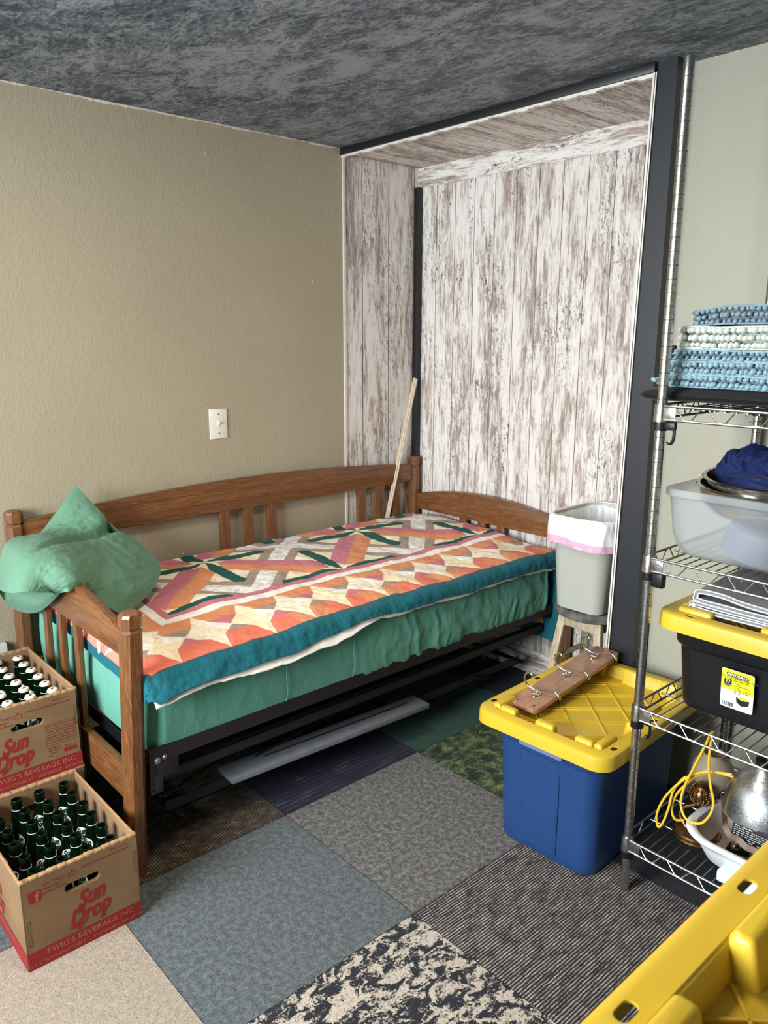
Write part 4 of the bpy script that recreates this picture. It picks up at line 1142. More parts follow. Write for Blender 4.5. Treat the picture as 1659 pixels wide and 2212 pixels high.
def build_liner():
    n = 240; base = []
    rr_ = rrect(1, 1, .4, 59)[:240]
    P = []
    prof = [(-.20, .112, .150), (-.10, .117, .156), (-.03, .124, .161), (-.004, .129, .166), (.006, .134, .170), (.004, .141, .177), (-.012, .145, .181), (-.04, .147, .183), (-.07, .148, .184), (-.095, .148, .184), (-.105, .147, .183)]
    for q, (dz, hx, hy) in enumerate(prof):
        ring = perim(hx, hy, .072, 240); row = []
        for k, (x, y) in enumerate(ring):
            s = k / 240
            wr = float(vnoise(s * 14, q * .10, 2.2, 3, 21)) * .016 + float(vnoise(s * 34, q * .22, 2, 2, 5)) * .008
            if q < 3: wr = abs(wr) * -1.3 - .001
            if q in (4, 3): wr *= .25
            if q > 5: wr = abs(wr) * 1.2
            sag = (float(vnoise(s * 8, 3.3, 1, 2, 2)) * .05 + .012 * math.sin(s * 12)) if q > 7 else 0
            L = math.hypot(x, y); p = CM @ Vector((x * (1 + wr / L), y * (1 + wr / L), .372 + dz + sag + (float(vnoise(s * 40, 1.1, 1, 2, 9)) * .008 if q in (3, 4, 5) else 0)))
            row.append(p)
        P.append(row)
    return np.array([[tuple(p) for p in r] for r in P])
LP = build_liner()
lp2 = np.swapaxes(dense(LP, 40, 240), 0, 0)
ln_ = obj('bin_liner', grid_mesh('bin_liner', lp2, True), M['liner'], can, smooth=60)
# pink draw band low on the overhang
bp_ = LP[7:11].copy(); c0 = np.array(CM.translation); v = bp_ - c0; v[..., :2] *= 1.012; bp2 = dense(v + c0, 8, 240)
bp2[..., 2] -= .004
ob = obj('pink_band', grid_mesh('pink_band', bp2[3:8], True), M['liner_pink'], ln_, smooth=60)

# ================================================================== YELLOW-LIDDED TOTES
def clip_line(px, py, dx, dy, hx, hy):
    t0, t1 = -9, 9
    for p, d, h in ((px, dx, hx), (py, dy, hy)):
        if abs(d) < 1e-9:
            if abs(p) > h: return None
            continue
        a, b = (-h - p) / d, (h - p) / d
        if a > b: a, b = b, a
        t0, t1 = max(t0, a), min(t1, b)
    return (t0, t1) if t1 - t0 > .01 else None
def lid(parent, mx, W, L, mat):
    """lid with its top at z = 0 in local space; W across x, L along y"""
    hx, hy = W / 2, L / 2; rc = .055; rw = .043; dp = .038; sk = .044
    bm = B()
    RA = loft(bm, [(-sk, hx + .001, hy + .001, rc), (-.012, hx, hy, rc), (-.004, hx - .002, hy - .002, rc), (0, hx - .008, hy - .008, rc - .006), (0, hx - rw + .003, hy - rw + .003, .03), (-.004, hx - rw, hy - rw, .03),
              (-dp, hx - rw - .007, hy - rw - .007, .026)], mx, 8, False, True)
    RB = loft(bm, [(-sk, hx - .002, hy - .002, rc - .002), (-.006, hx - .005, hy - .005, rc - .005), (-.003, hx - .010, hy - .010, rc - .008), (-.003, hx - rw, hy - rw, .031), (-.006, hx - rw - .003, hy - rw - .003, .03),
              (-dp - .003, hx - rw - .010, hy - rw - .010, .026)], mx, 8, False, True)
    m = len(RA[0])
    for k in range(m): bm.faces.new((RA[0][k], RA[0][(k + 1) % m], RB[0][(k + 1) % m], RB[0][k]))
    lo = obj('lid', bm, mat, parent, smooth=40)
    c = B(); sp_ = hy - .095 if hy > .32 else hy - .08
    for sx in (-1, 1):
        for y in (-sp_, 0, sp_): loft(c, [(-.02, .0075, .0135, .0072, sx * (hx - .0225), y), (.02, .0075, .0135, .0072, sx * (hx - .0225), y)], mx, 5)
    boolean(lo, c)
    ix, iy = hx - rw, hy - rw; hgt = .012; wd = .026
    def ridge(p0, p1, nx_, ny_):
        """raised block hugging the inner wall; nx_, ny_ points inward"""
        b = B(); p0 = Vector((*p0, 0)); p1 = Vector((*p1, 0)); Ln = (p1 - p0).length; c0 = (p0 + p1) / 2 + Vector((nx_, ny_, 0)) * wd / 2
        ex, ey = (wd / 2, Ln / 2) if nx_ else (Ln / 2, wd / 2)
        lo_ = (-dp, ex + (.004 if nx_ else 0), ey + (.004 if ny_ else 0), .006, c0.x + nx_ * .004, c0.y + ny_ * .004)
        loft(b, [lo_, (.004, ex, ey, .006, c0.x, c0.y), (hgt - .004, ex - .0015, ey - .0015, .006, c0.x, c0.y), (hgt - .001, ex - .004, ey - .004, .005, c0.x, c0.y), (hgt, ex - .007, ey - .007, .004, c0.x, c0.y)], mx, 4)
        return obj('lid_ridge', b, mat, lo, smooth=50)
    for sx in (-1, 1):
        for sy in (-1, 1):
            ridge((sx * ix, sy * (iy - .095)), (sx * ix, sy * (iy - .004)), -sx, 0); ridge((sx * (ix - .085), sy * iy), (sx * (ix - .028), sy * iy), 0, -sy)
        ridge((sx * ix, -.090), (sx * ix, .090), -sx, 0)
    for sy in (-1, 1): ridge((-.032, sy * iy), (.032, sy * iy), 0, -sy)
    bm = B(); px_, py_ = ix - .012, iy - .012; sp = .092
    for s in (1, -1):
        for k in range(-8, 9):
            off = k * sp; ca, sa = math.cos(PI / 4), math.sin(PI / 4) * s
            cxx, cyy = -sa * off, ca * off
            q = clip_line(cxx, cyy, ca, sa, px_, py_)
            if q:
                for dd in ((-.007, .007) if s == 1 else (0,)):
                    p0 = mx @ Vector((cxx + ca * q[0] - sa * dd, cyy + sa * q[0] + ca * dd, -dp + .0005)); p1 = mx @ Vector((cxx + ca * q[1] - sa * dd, cyy + sa * q[1] + ca * dd, -dp + .0005))
                    beam(bm, p0, p1, .004, .007, bev=.0012)
    obj('lid_rib', bm, mat, lo, smooth=40)
    return lo
def tote(name, cx_, cy_, z0, ztop, W, L, rot, body_mat, label, lid_mat, ov=.036, tap=.022):
    t = thing(name, (cx_, cy_, z0), label, 'storage tote')
    Mx = Matrix.Translation((cx_, cy_, z0)) @ Matrix.Rotation(rot, 4, 'Z'); h = ztop - z0 - .012
    bw, bl = W / 2 - ov, L / 2 - ov; tw, tl = bw - tap, bl - tap
    def panels(p):
        # shallow vertical flutes on the walls
        x, y, z = p
        f = 1 if .05 < z < h - .07 else 0
        ax, ay = abs(x) / bw, abs(y) / bl
        return p
    bm = B()
    rings = [(0, tw - .012, tl - .012, .04), (.004, tw - .003, tl - .003, .045), (.014, tw, tl, .046)]
    for k in range(1, 9):
        f = k / 8; rings.append((.014 + (h - .085 - .014) * f, tw + (bw - .010 - tw) * f, tl + (bl - .010 - tl) * f, .046))
    rings += [(h - .080, bw - .004, bl - .004, .048), (h - .074, bw, bl, .05), (h - .031, bw + .003, bl + .003, .052), (h - .031, bw - .004, bl - .004, .05), (.02, tw - .004, tl - .004, .044)]
    loft(bm, rings, Mx, 8)
    body = obj('tote_body', bm, body_mat, t, smooth=40)
    bm = B()
    for s in (-1, 1):
        for x0, x1 in ((-bw * .42, bw * .28),):
            pts = [Vector(((x0), s * (tl + .0035), .03)), Vector((x1, s * (tl + .0035), .03)), Vector((x1 + .006, s * (bl - .0065), h - .09)), Vector((x0 - .006, s * (bl - .0065), h - .09))]
            q = [Vector((p.x * 1.0 + (.008 if i in (0, 3) else -.008), p.y + s * .003, p.z)) for i, p in enumerate(pts)]
            A = [bm.verts.new(Mx @ p) for p in pts]; C = [bm.verts.new(Mx @ p) for p in q]
            bm.faces.new(C)
            for k in range(4): bm.faces.new((A[k], A[(k + 1) % 4], C[(k + 1) % 4], C[k]))
    pieces('wall_panel', bm, body_mat, body, smooth=20)
    bm = B()
    for s in (-1, 1): bx(bm, (-.075, s * (bl + .004) - .013, h - .066), (.075, s * (bl + .004) + .013, h - .033), .004, Mx)
    pieces('handle', bm, M['latch'] if body_mat is M['blue'] else body_mat, body)
    lid(t, Matrix.Translation((0, 0, ztop - z0)) @ Mx if False else Mx @ Matrix.Translation((0, 0, ztop - z0)), W, L, lid_mat)
    return t
tote('storage_tote', .070, .714, 0, .438, .462, .63, .045, M['blue'], 'blue plastic tote with a yellow lid on the carpet beside the wire shelf', M['yellow'], .046, .018)
# foreground stack: the upper lid is the one seen close up
t1 = tote('storage_tote', 1.258, -.559, 0, .520, .436, .652, 0, M['black_pl'], 'black tote under the yellow-lidded tote in the foreground', M['yellow'])
t2 = tote('storage_tote', 1.258, -.559, .4865, 1.0, .436, .652, 0, M['black_pl'], 'yellow-lidded tote in the foreground at the lower right', M['yellow'])

# hook rack lying on the blue tote
hk = thing('hook_rack', (-.05, .78, .43), 'wooden board with three nickel coat hooks lying on the yellow lid', 'hook rack')
P0, P1 = Vector((-.045, .505, .423)), Vector((-.068, 1.010, .4640))
dv = (P1 - P0).normalized(); sv = dv.cross(Vector((0, 0, 1))).normalized(); uv = sv.cross(dv)
HM = Matrix(((dv.x, sv.x, uv.x, P0.x), (dv.y, sv.y, uv.y, P0.y), (dv.z, sv.z, uv.z, P0.z), (0, 0, 0, 1)))
LH = (P1 - P0).length
bm = B(); b_ = []
out = [(0.0, -.040), (.008, -.047), (.016, -.051), (LH - .016, -.051), (LH - .008, -.047), (LH, -.040), (LH, .040), (LH - .008, .047), (LH - .016, .051), (.016, .051), (.008, .047), (0, .040)]
prism(bm, out, 'z', 0, .017, .0035); bmesh.ops.transform(bm, matrix=HM, verts=bm.verts)
hb_ = obj('board', bm, M['board_wood'], hk)
bm = B()
for x, y in ((.02, .03), (.02, -.03), (LH - .02, .03), (LH - .02, -.03)): lathe(bm, [(.0, .0172), (.004, .0172), (.0035, .0176), (0, .0176)], 10, HM @ Matrix.Translation((x, y, 0)), cap=False)
pieces('screw_hole', bm, M['dark_slit'], hb_)
for x in (.085, .255, .425):
    T = HM @ Matrix.Translation((x, -.004, .017))
    bm = B()
    for dx, dy, r in ((-.013, 0, .010), (.013, 0, .010), (0, .004, .012), (0, -.012, .008)):
        lathe(bm, [(r, 0), (r, .0015), (r * .7, .0035), (r * .2, .005), (0, .005)], 16, T @ Matrix.Translation((dx, dy, 0)), cap=False)
    tube(bm, [T @ Vector(p) for p in ((0, 0, .003), (0, 0, .010), (0, -.001, .016))], .0055, 10)
    up = catmull([(0, .002, .012), (-.001, .020, .016), (-.002, .036, .024), (-.003, .045, .040), (-.002, .043, .057), (0, .032, .066), (.001, .021, .064), (.001, .017, .056)], 26)
    # note: board lies on its back; the long prong reaches across to +s, the short one curls up on the other side
    lg_ = catmull([(0, .0, .012), (.002, -.018, .015), (.003, -.034, .020), (.004, -.050, .026), (.004, -.066, .027), (.004, -.078, .019), (.004, -.083, .007)], 26)
    tube(bm, [T @ Vector((p[0], -p[1] * -1 * -1, p[2])) for p in up], [.0037] * 20 + [.0042, .0048, .0052, .005, .004, .002], 10)
    tube(bm, [T @ Vector((p[0], -p[1], p[2])) for p in lg_], [.0037] * 20 + [.0042, .0048, .0052, .005, .004, .002], 10)
    obj('hook', bm, M['nickel'], hk, smooth=60)
# ================================================================== WIRE SHELF
SX0, SX1, SY0, SY1, STOP = .333, 1.240, .522, 1.088, 2.178
sh = thing('wire_shelf', (.79, .80, 0), 'chrome wire shelving unit with four shelves against the sage wall', 'shelf')
for px_, py_ in ((SX0, SY0), (SX0, SY1), (SX1, SY0), (SX1, SY1)):
    bm = B(); R0 = .0127; z = .10; prof = [(0, .001), (R0 - .002, .001), (R0, .003)]; rings_ = []
    while z < STOP - .03:
        prof += [(R0, z - .0012), (R0 - .0009, z - .0005), (R0 - .0009, z + .0005), (R0, z + .0012)]; rings_ += [len(prof) - 4, len(prof) - 3, len(prof) - 2]; z += .0318
    prof += [(R0, STOP - .001), (R0 - .001, STOP + .002), (0, STOP + .003)]
    lathe(bm, prof, 24, Matrix.Translation((px_, py_, 0)), cap=False); bm.faces.ensure_lookup_table()
    for i_ in rings_:
        for k_ in range(24): bm.faces[i_ * 24 + k_].material_index = 1
    obj('post', bm, [M['chrome'], M['groove']], sh)
for si, zz in enumerate((.170, .573, .995, 1.387)):
    bm = B(); r = .0032; xa, xb, ya, yb = SX0 + .013, SX1 - .013, SY0 - .012, SY1 + .012
    xl, xr = SX0 - .012, SX1 + .012
    for z in (zz, zz - .034):
        for y in (ya, yb): cyl(bm, (xa, y, z), (xb, y, z), r, seg=8)
        for x in (xl, xr): cyl(bm, (x, SY0 + .013, z), (x, SY1 - .013, z), r, seg=8)
    s = obj('shelf_frame', bm, M['wire'], sh)
    def zig(p0, p1, n):
        p0, p1 = Vector(p0), Vector(p1); pts = []
        for k in range(2 * n + 1):
            c = p0.lerp(p1, k / (2 * n)); d = (p1 - p0) / (2 * n) * .22
            h = 0 if k % 2 == 0 else -.030
            pts += [c - d + Vector((0, 0, h)), c + d + Vector((0, 0, h))]
        return pts[1:-1]
    bm = B(); z = zz - .002
    for y in (ya - 0, yb): tube(bm, zig((xa + .02, y, z), (xb - .02, y, z), 10), .0019, 6)
    for x in (xl, xr): tube(bm, zig((x, SY0 + .03, z), (x, SY1 - .03, z), 6), .0019, 6)
    obj('truss_wire', bm, M['wire'], s)
    bm = B(); n = 34
    for k in range(1, n):
        x = xa + (xb - xa) * k / n; cyl(bm, (x, ya - .004, zz - .0045), (x, yb + .004, zz - .0045), .0017, seg=6)
    for k in range(1, 4):
        y = ya + (yb - ya) * k / 4; cyl(bm, (xa - .02, y, zz - .0085), (xb + .02, y, zz - .0085), .0026, seg=6)
    obj('deck_wire', bm, M['wire'], s)
    for px_, py_ in ((SX0, SY0), (SX0, SY1), (SX1, SY0), (SX1, SY1)):
        T = Matrix.Translation((px_, py_, zz))
        bm = B(); lathe(bm, [(.0190, -.040), (.0190, -.038), (.0172, .002), (.0165, .004), (.0128, .004), (.0128, -.040)], 20, T, cap=False)
        dx = 1 if px_ == SX0 else -1; dy = 1 if py_ == SY0 else -1
        bx(bm, (px_ + dx * .012 - .002 * 0, py_ - dy * .012 - .0012, zz - .034), (px_ + dx * .044, py_ - dy * .012 + .0012, zz + .001), .0008)
        bx(bm, (px_ - dx * .012 - .0012, py_ + dy * .012, zz - .034), (px_ - dx * .012 + .0012, py_ + dy * .044, zz + .001), .0008)
        obj('corner_collar', bm, M['chrome'], s)
        bm = B(); lathe(bm, [(.0175, -.062), (.0178, -.060), (.0172, -.0402), (.0128, -.0402), (.0128, -.062)], 18, T, cap=False)
        c_ = obj('plastic_sleeve', bm, M['steel_black'], s)
        if (px_, py_) == (SX0, SY0) and si > 0:
            bm = B()
            if si == 3:
                bx(bm, (px_ + .010, py_ - .008, zz - .060), (px_ + .042, py_ + .006, zz - .038), .004)
                tube(bm, catmull([(px_ + .038, py_ - .002, zz - .052), (px_ + .039, py_ - .002, zz - .072), (px_ + .036, py_ - .002, zz - .088), (px_ + .028, py_ - .002, zz - .094), (px_ + .020, py_ - .002, zz - .090)], 16), [.0042] * 10 + [.0038, .0034, .003, .003, .0028, .0026], 8)
            elif si == 2: bx(bm, (px_ + .010, py_ - .010, zz - .078), (px_ + .046, py_ + .010, zz - .036), .007, seg=3)
            else:
                bx(bm, (px_ + .010, py_ + .004, zz - .052), (px_ + .034, py_ + .016, zz - .034), .003)
                tube(bm, catmull([(px_ + .032, py_ + .012, zz - .045), (px_ + .033, py_ + .012, zz - .075), (px_ + .027, py_ + .012, zz - .088), (px_ + .018, py_ + .012, zz - .086)], 14), .0040, 8)
            obj('clip_hook', bm, M['steel_black'], s)

# ---- top shelf: folded mats --------------------------------------------------
bm = B(); P = []
ctr = [(-.0, 0)]
def soft_slab(x0, x1, y0, y1, z0, z1, wav=.003, seed=0, nx=60, bulge=.5, top=None):
    """closed slab with rounded edges and gentle waves"""
    xs = np.linspace(0, 1, nx); ring = []
    n = 20
    prof = []
    for k in range(n):
        a = 2 * PI * k / n; c, s = math.cos(a), math.sin(a)
        prof.append((np.sign(c) * abs(c) ** .5, np.sign(s) * abs(s) ** .8))
    P = np.zeros((nx, n, 3))
    for i, t in enumerate(xs):
        x = x0 + (x1 - x0) * t; e = min(1, min(t, 1 - t) * (x1 - x0) / ((z1 - z0) * .5)); ee = math.sqrt(max(0, 1 - (1 - e) ** 2)) if e < 1 else 1
        ee = max(ee, .03)
        w = float(vnoise(x * 1.0, seed * 1.3, 7, 2, seed)) * wav * 2.2; tp = top(x) if top else 0
        for k, (c, s) in enumerate(prof):
            P[i, k] = (x, (y0 + y1) / 2 + c * (y1 - y0) / 2 * (1 - .02 * (1 - ee)), (z0 + z1) / 2 + s * (z1 - z0) / 2 * ee + w + (tp if s > 0 else tp * .5))
    me = grid_mesh('slab', P, True); bm = B(); bm.from_mesh(me); bm.verts.ensure_lookup_table()
    bm.faces.new([bm.verts[k] for k in range(n)]); bm.faces.new([bm.verts[(nx - 1) * n + k] for k in range(n)][::-1])
    bpy.data.meshes.remove(me)
    return bm
tag(obj('folded_rubber_mat', soft_slab(.240, 1.20, .56, 1.06, 1.389, 1.430, .0015, 2), M['black_cloth'], smooth=60), 'folded black rubber mat under the pile of chenille mats on the top shelf', 'mat')
def nub_mesh(pts, r, rnd):
    """little upright chenille nubs at the given points"""
    tmpl = []; fs = []
    nu, nv = 7, 5
    for a in range(nv + 1):
        th = PI * a / nv
        for b in range(nu): tmpl.append((math.sin(th) * math.cos(2 * PI * b / nu), math.sin(th) * math.sin(2 * PI * b / nu), math.cos(th)))
    for a in range(nv):
        for b in range(nu): fs.append((a * nu + b, a * nu + (b + 1) % nu, (a + 1) * nu + (b + 1) % nu, (a + 1) * nu + b))
    tm = np.array(tmpl); F = np.array(fs); V = []; A = []
    for i, (p, d, s) in enumerate(pts):
        q = Vector(d).to_track_quat('Z', 'Y').to_matrix(); m = np.array(q)
        V.append((tm * np.array([r * s, r * s, r * 1.45 * s])) @ m.T + np.array(p)); A.append(F + i * len(tm))
    V = np.concatenate(V); A = np.concatenate(A)
    me = bpy.data.meshes.new('nubs'); me.vertices.add(len(V)); me.vertices.foreach_set('co', V.reshape(-1).astype(np.float32))
    me.loops.add(A.size); me.loops.foreach_set('vertex_index', A.reshape(-1).astype(np.int32)); me.polygons.add(len(A)); me.polygons.foreach_set('loop_start', (np.arange(len(A)) * 4).astype(np.int32))
    me.update(calc_edges=True); me.validate(); return me
def chenille(x0, x1, y0, y1, z0, z1, rows, mat, back, seed, label, hump=None, step=.0138):
    rnd = random.Random(seed); W = lambda x: float(vnoise(x * 1.0, seed * 1.3, 7, 2, seed)) * .004 * 2.2 + (hump(x) if hump else 0)
    t = thing('chenille_mat', ((x0 + x1) / 2, (y0 + y1) / 2, z0), label, 'bath mat', 'folded chenille bath mats on the top shelf')
    obj('mat_base', soft_slab(x0 + .008, x1, y0 + .010, y1, z0, z1, .004, seed, top=hump), back, t, smooth=60)
    pts = []; r = (z1 - z0) / rows * .52
    x = x0 + .010
    while x < x1 - .01:
        for k in range(rows):
            z = z0 + (z1 - z0) * (k + .5) / rows + W(x) * (.5 + .5 * k / max(1, rows - 1)); bul = math.sin(PI * (k + .5) / rows) * .006
            pts.append(((x + rnd.uniform(-.002, .002) + (step / 2 if k % 2 else 0), y0 + .004 - bul + rnd.uniform(-.0015, .0015), z + rnd.uniform(-.001, .001)), (rnd.uniform(-.5, .5), -1, rnd.uniform(-.5, .2)), rnd.uniform(.78, 1.12)))
        x += step
    y = y0 + .008
    while y < y1 - .02:
        for k in range(rows):
            z = z0 + (z1 - z0) * (k + .5) / rows + W(x0); bul = math.sin(PI * (k + .5) / rows) * .008
            pts.append(((x0 + .008 - bul, y + (step / 2 if k % 2 else 0), z), (-1, rnd.uniform(-.4, .4), rnd.uniform(-.4, .2)), rnd.uniform(.85, 1.15)))
        y += step
    o = obj('chenille_nub', nub_mesh(pts, r, rnd), mat, t, smooth=0); o.data.polygons.foreach_set('use_smooth', [True] * len(o.data.polygons)); o['kind'] = 'stuff'
    bm = B()
    for zz_, kf in ((z0 + .001, .5), (z1 - .001, 1.0)):
        pts = []
        for k in range(60):
            xx = x1 + (x0 + .012 - x1) * k / 59; pts.append((xx, y0 - .001, zz_ + W(xx) * kf + (hump(xx) * 0 if hump else 0)))
        for k in range(1, 6): a = PI / 2 * k / 5; pts.append((x0 + .012 - .012 * math.sin(a), y0 - .001 + .012 * (1 - math.cos(a)), zz_ + W(x0) * kf))
        for k in range(1, 20): pts.append((x0, y0 + .011 + (y1 - y0 - .03) * k / 19, zz_ + W(x0) * kf))
        tube(bm, pts, .0026, 8)
    obj('hem', bm, mat, t)
    return t
chenille(.300, 1.15, .580, 1.02, 1.432, 1.4625, 2, M['mat_blue'], M['mat_blue'], 2, 'dusty blue chenille mat folded flat, lowest of the blue mats, on the black rubber mat')
chenille(.306, 1.15, .584, 1.02, 1.4645, 1.494, 2, M['mat_blue'], M['mat_blue'], 3, 'dusty blue chenille mat, second from the bottom of the pile on the top shelf')
chenille(.316, 1.15, .588, 1.02, 1.4965, 1.521, 2, M['mat_blue'], M['mat_blue'], 4, 'dusty blue chenille mat with black corners just under the cream one')
hp = lambda x: -.012 * max(0, min(1, (x - .40) / .12))
chenille(.330, 1.13, .586, 1.01, 1.5245, 1.577, 3, M['mat_cream'], M['mat_cream'], 5, 'cream chenille mat folded between the blue mats on the top shelf', lambda x: .0)
chenille(.358, 1.10, .594, 1.00, 1.5800, 1.6175, 3, M['mat_grey'], M['mat_back'], 6, 'slate blue chenille mat with grey backing, topmost of the pile', lambda x: .012 * min(1, max(0, (x - .36) / .08)))
bm = B()
for k, (y, z) in enumerate(((.592, 1.506), (.604, 1.518), (.615, 1.500), (.596, 1.528))): tube(bm, [(.318, y, z), (.300, y - .002, z + .002), (.293, y - .002, z + .001)], [.005, .005, .003], 8)
tag(obj('black_fringe', bm, M['black_cloth'], smooth=60), 'black tufts sticking out left of the cream chenille mat', 'mat fringe')
bm = B(); bm.from_mesh(nub_mesh([((.262 + .008 * (k % 2), .60 + .012 * k, 1.438 + .007 * ((k + 1) % 2)), (-1, 0, .4), 1) for k in range(4)], .0065, random))
tag(obj('chenille_corner', bm, M['mat_blue'], smooth=60), 'small blue chenille corner poking out left of the shelf post', 'mat corner')

# ---- second shelf: clear bin, bowls, blue cloth ------------------------------
bn = thing('clear_bin', (.62, .76, .998), 'frosted clear plastic bin holding steel bowls on the second shelf from the top', 'plastic bin')
BM_ = Matrix.Translation((.618, .755, .9965))
bm = B()
W0, L0 = .285, .190
loft(bm, [(.0, W0 - .055, L0 - .030, .035), (.006, W0 - .042, L0 - .022, .04), (.025, W0 - .024, L0 - .010, .045), (.06, W0 - .014, L0 - .004, .045), (.155, W0, L0 + .004, .05), (.158, W0 + .006, L0 + .010, .052), (.176, W0 + .007, L0 + .011, .052), (.178, W0 + .004, L0 + .008, .052),
         (.176, W0 - .002, L0 + .002, .05), (.155, W0 - .004, L0, .05), (.06, W0 - .018, L0 - .008, .045), (.028, W0 - .028, L0 - .014, .045), (.008, W0 - .046, L0 - .026, .04)], BM_, 8)
obj('bin_body', bm, M['frosted'], bn, smooth=40)
bm = B()
loft(bm, [(.158, W0 + .0065, L0 + .0105, .052), (.160, W0 + .009, L0 + .013, .053), (.174, W0 + .009, L0 + .013, .053), (.1765, W0 + .0072, L0 + .0112, .052)], BM_, 8, False, False)
obj('bin_rim', bm, M['frosted'], bn, smooth=40)
bm = B(); lathe(bm, [(.062, 0), (.066, .003), (.066, .075), (.060, .080), (0, .081)], 32, Matrix.Translation((.52, .66, 1.012)) @ Matrix.Rotation(.3, 4, 'Y'), cap=True)
tag(obj('pale_tub', bm, M['tub'], smooth=40), 'pale round tub showing through the front of the clear bin', 'tub')
bm = B(); bx(bm, (.60, .60, 1.010), (.78, .70, 1.085), .012, seg=3)
tag(obj('pale_carton', bm, M['tub'], smooth=40), 'pale carton showing through the clear bin beside the tub', 'carton')
def bowl(cx_, cy_, z, R_, dpt, tilt, mat, label):
    bm = B(); prof = []
    n = 14
    for k in range(n + 1): a = PI / 2 * k / n; prof.append((R_ * .42 + (R_ - R_ * .42) * math.sin(a) ** .8 if k else R_ * .42, -dpt * math.cos(a) ** 1.0))
    out = [(0, -dpt)] + prof; inn = [(r - .0015, zz + .0015) for r, zz in prof][::-1] + [(0, -dpt + .0015)]
    rim = [(R_ + .008, .000), (R_ + .010, .002), (R_ + .008, .004), (R_ - .001, .0032)]
    lathe(bm, out + rim + inn, 56, Matrix.Translation((cx_, cy_, z)) @ Euler(tilt).to_matrix().to_4x4(), cap=False)
    return tag(obj('mixing_bowl', bm, mat, smooth=50), label, 'bowl', 'steel mixing bowls in the clear bin')
bowl(.522, .735, 1.184, .160, .085, (.05, 0, 0), M['stainless'], 'lower of the two nested steel bowls in the clear bin')
bowl(.536, .728, 1.204, .156, .082, (.06, .02, 0), M['stainless'], 'upper nested steel bowl holding the blue cloth')
# blue cloth
G = [[(.390, .700, 1.204), (.384, .712, 1.236), (.420, .760, 1.255), (.470, .830, 1.240), (.490, .870, 1.205)],
     [(.430, .655, 1.196), (.425, .690, 1.232), (.440, .740, 1.266), (.500, .800, 1.250), (.530, .860, 1.208)],
     [(.480, .640, 1.202), (.470, .670, 1.228), (.490, .730, 1.256), (.540, .790, 1.250), (.570, .850, 1.210)],
     [(.540, .625, 1.206), (.530, .655, 1.236), (.560, .715, 1.256), (.600, .780, 1.250), (.620, .830, 1.212)],
     [(.590, .615, 1.180), (.600, .640, 1.226), (.630, .690, 1.252), (.660, .750, 1.244), (.670, .800, 1.206)],
     [(.640, .640, 1.166), (.660, .670, 1.212), (.680, .710, 1.236), (.700, .760, 1.226), (.705, .790, 1.200)]]
G = [[(x + .012 + max(0, x - .5) * .35, y + .030, z + .010) for x, y, z in r] for r in G]
D = dense(G, 70, 60); uu = np.linspace(0, 1, 70)[:, None]; vv = np.linspace(0, 1, 60)[None]
D[..., 2] += (vnoise(uu * 1.0 + vv * .4, vv - uu * .4, 7, 3, 4)) * .028 * (np.minimum(1, vv * 5)) - np.abs(vnoise(uu * 1.2 + vv * .3, vv * .6, 9, 2, 14)) * .045
clo = tag(obj('blue_cloth', grid_mesh('blue_cloth', D), M['blue_cloth'], smooth=60), 'crumpled royal blue nylon cloth with dark piping in the upper steel bowl', 'cloth')
md = clo.modifiers.new('s', 'SOLIDIFY'); md.thickness = .003
bm = B(); tube(bm, [tuple(D[i, 0]) for i in range(0, 70, 2)], .0055, 8)
obj('piping', bm, M['navy_cloth'], clo)
G2 = [[(x, y, z - .020) for (x, y, z) in r[:3]] for r in G]
D2 = dense(G2, 60, 30); D2[..., 1] -= .020; D2[..., 2] -= .006; D2[..., 2] += vnoise(np.linspace(0, 1, 60)[:, None] * 1.0, np.linspace(0, 1, 30)[None] * .6, 9, 3, 9) * .02
f2 = obj('lower_fold', grid_mesh('lower_fold', D2), M['blue_cloth'], clo, smooth=60); md = f2.modifiers.new('s', 'SOLIDIFY'); md.thickness = .003
bm = B(); tube(bm, [tuple(D2[i, 0]) for i in range(0, 60, 2)], .0035, 8); obj('edge_piping', bm, M['navy_cloth'], clo)

# ---- third shelf: black tote with yellow lid and folded towels ----------------
tb = tote('storage_tote', .690, .780, .5745, .845, .46, .705, -PI / 2, M['black_pl'], 'black plastic tote with a yellow lid on the third shelf down', M['yellow'])
ly = lambda z: .5895 - (z - .62) * .075
LF = lambda u, v: (.523 + u, ly(.626 + v) - .0012 - 0, .626 + v)
def lplate(bm, pts, off=0, fn=LF): bm.faces.new([bm.verts.new((fn(u, v)[0], fn(u, v)[1] - off, fn(u, v)[2])) for u, v in pts])
bm = B(); pr = [(x + .0415, y + .0535) for x, y in rrect(.0415, .0535, .006, 4)]
lplate(bm, pr); lab = obj('sticker', bm, M['lab_white'], tb, smooth=0)
bm = B(); lplate(bm, [p for p in pr if p[1] > .05][:0] or [(.0005, .050), (.0825, .050), (.0825, .101), (.078, .1065), (.005, .1065), (.0005, .101)], .0004); obj('yellow_field', bm, M['lab_yellow'], lab, smooth=0)
bm = B()
lplate(bm, [(.012, .095), (.016, .089), (.066, .087), (.070, .091), (.066, .097), (.016, .099)], .0007)
lplate(bm, [(.008, .060), (.027, .060), (.027, .079), (.008, .079)], .0007)
fo = lambda u, v: (LF(u, v)[0], LF(u, v)[1] - .0008, LF(u, v)[2])
put_text(bm, 'HEAVY-DUTY INDUSTRIAL TOTE', fo, .0075, .012, 0, .92, 1.15, 0, (.0415, .0825))
print_row(bm, fo, .020, .070, .078, .0028, 3)
for k in range(6): print_row(bm, fo, .035, (.052, .076, .045, .078, .076, .050)[k], .0705 - k * .0052, .0026, 40 + k)
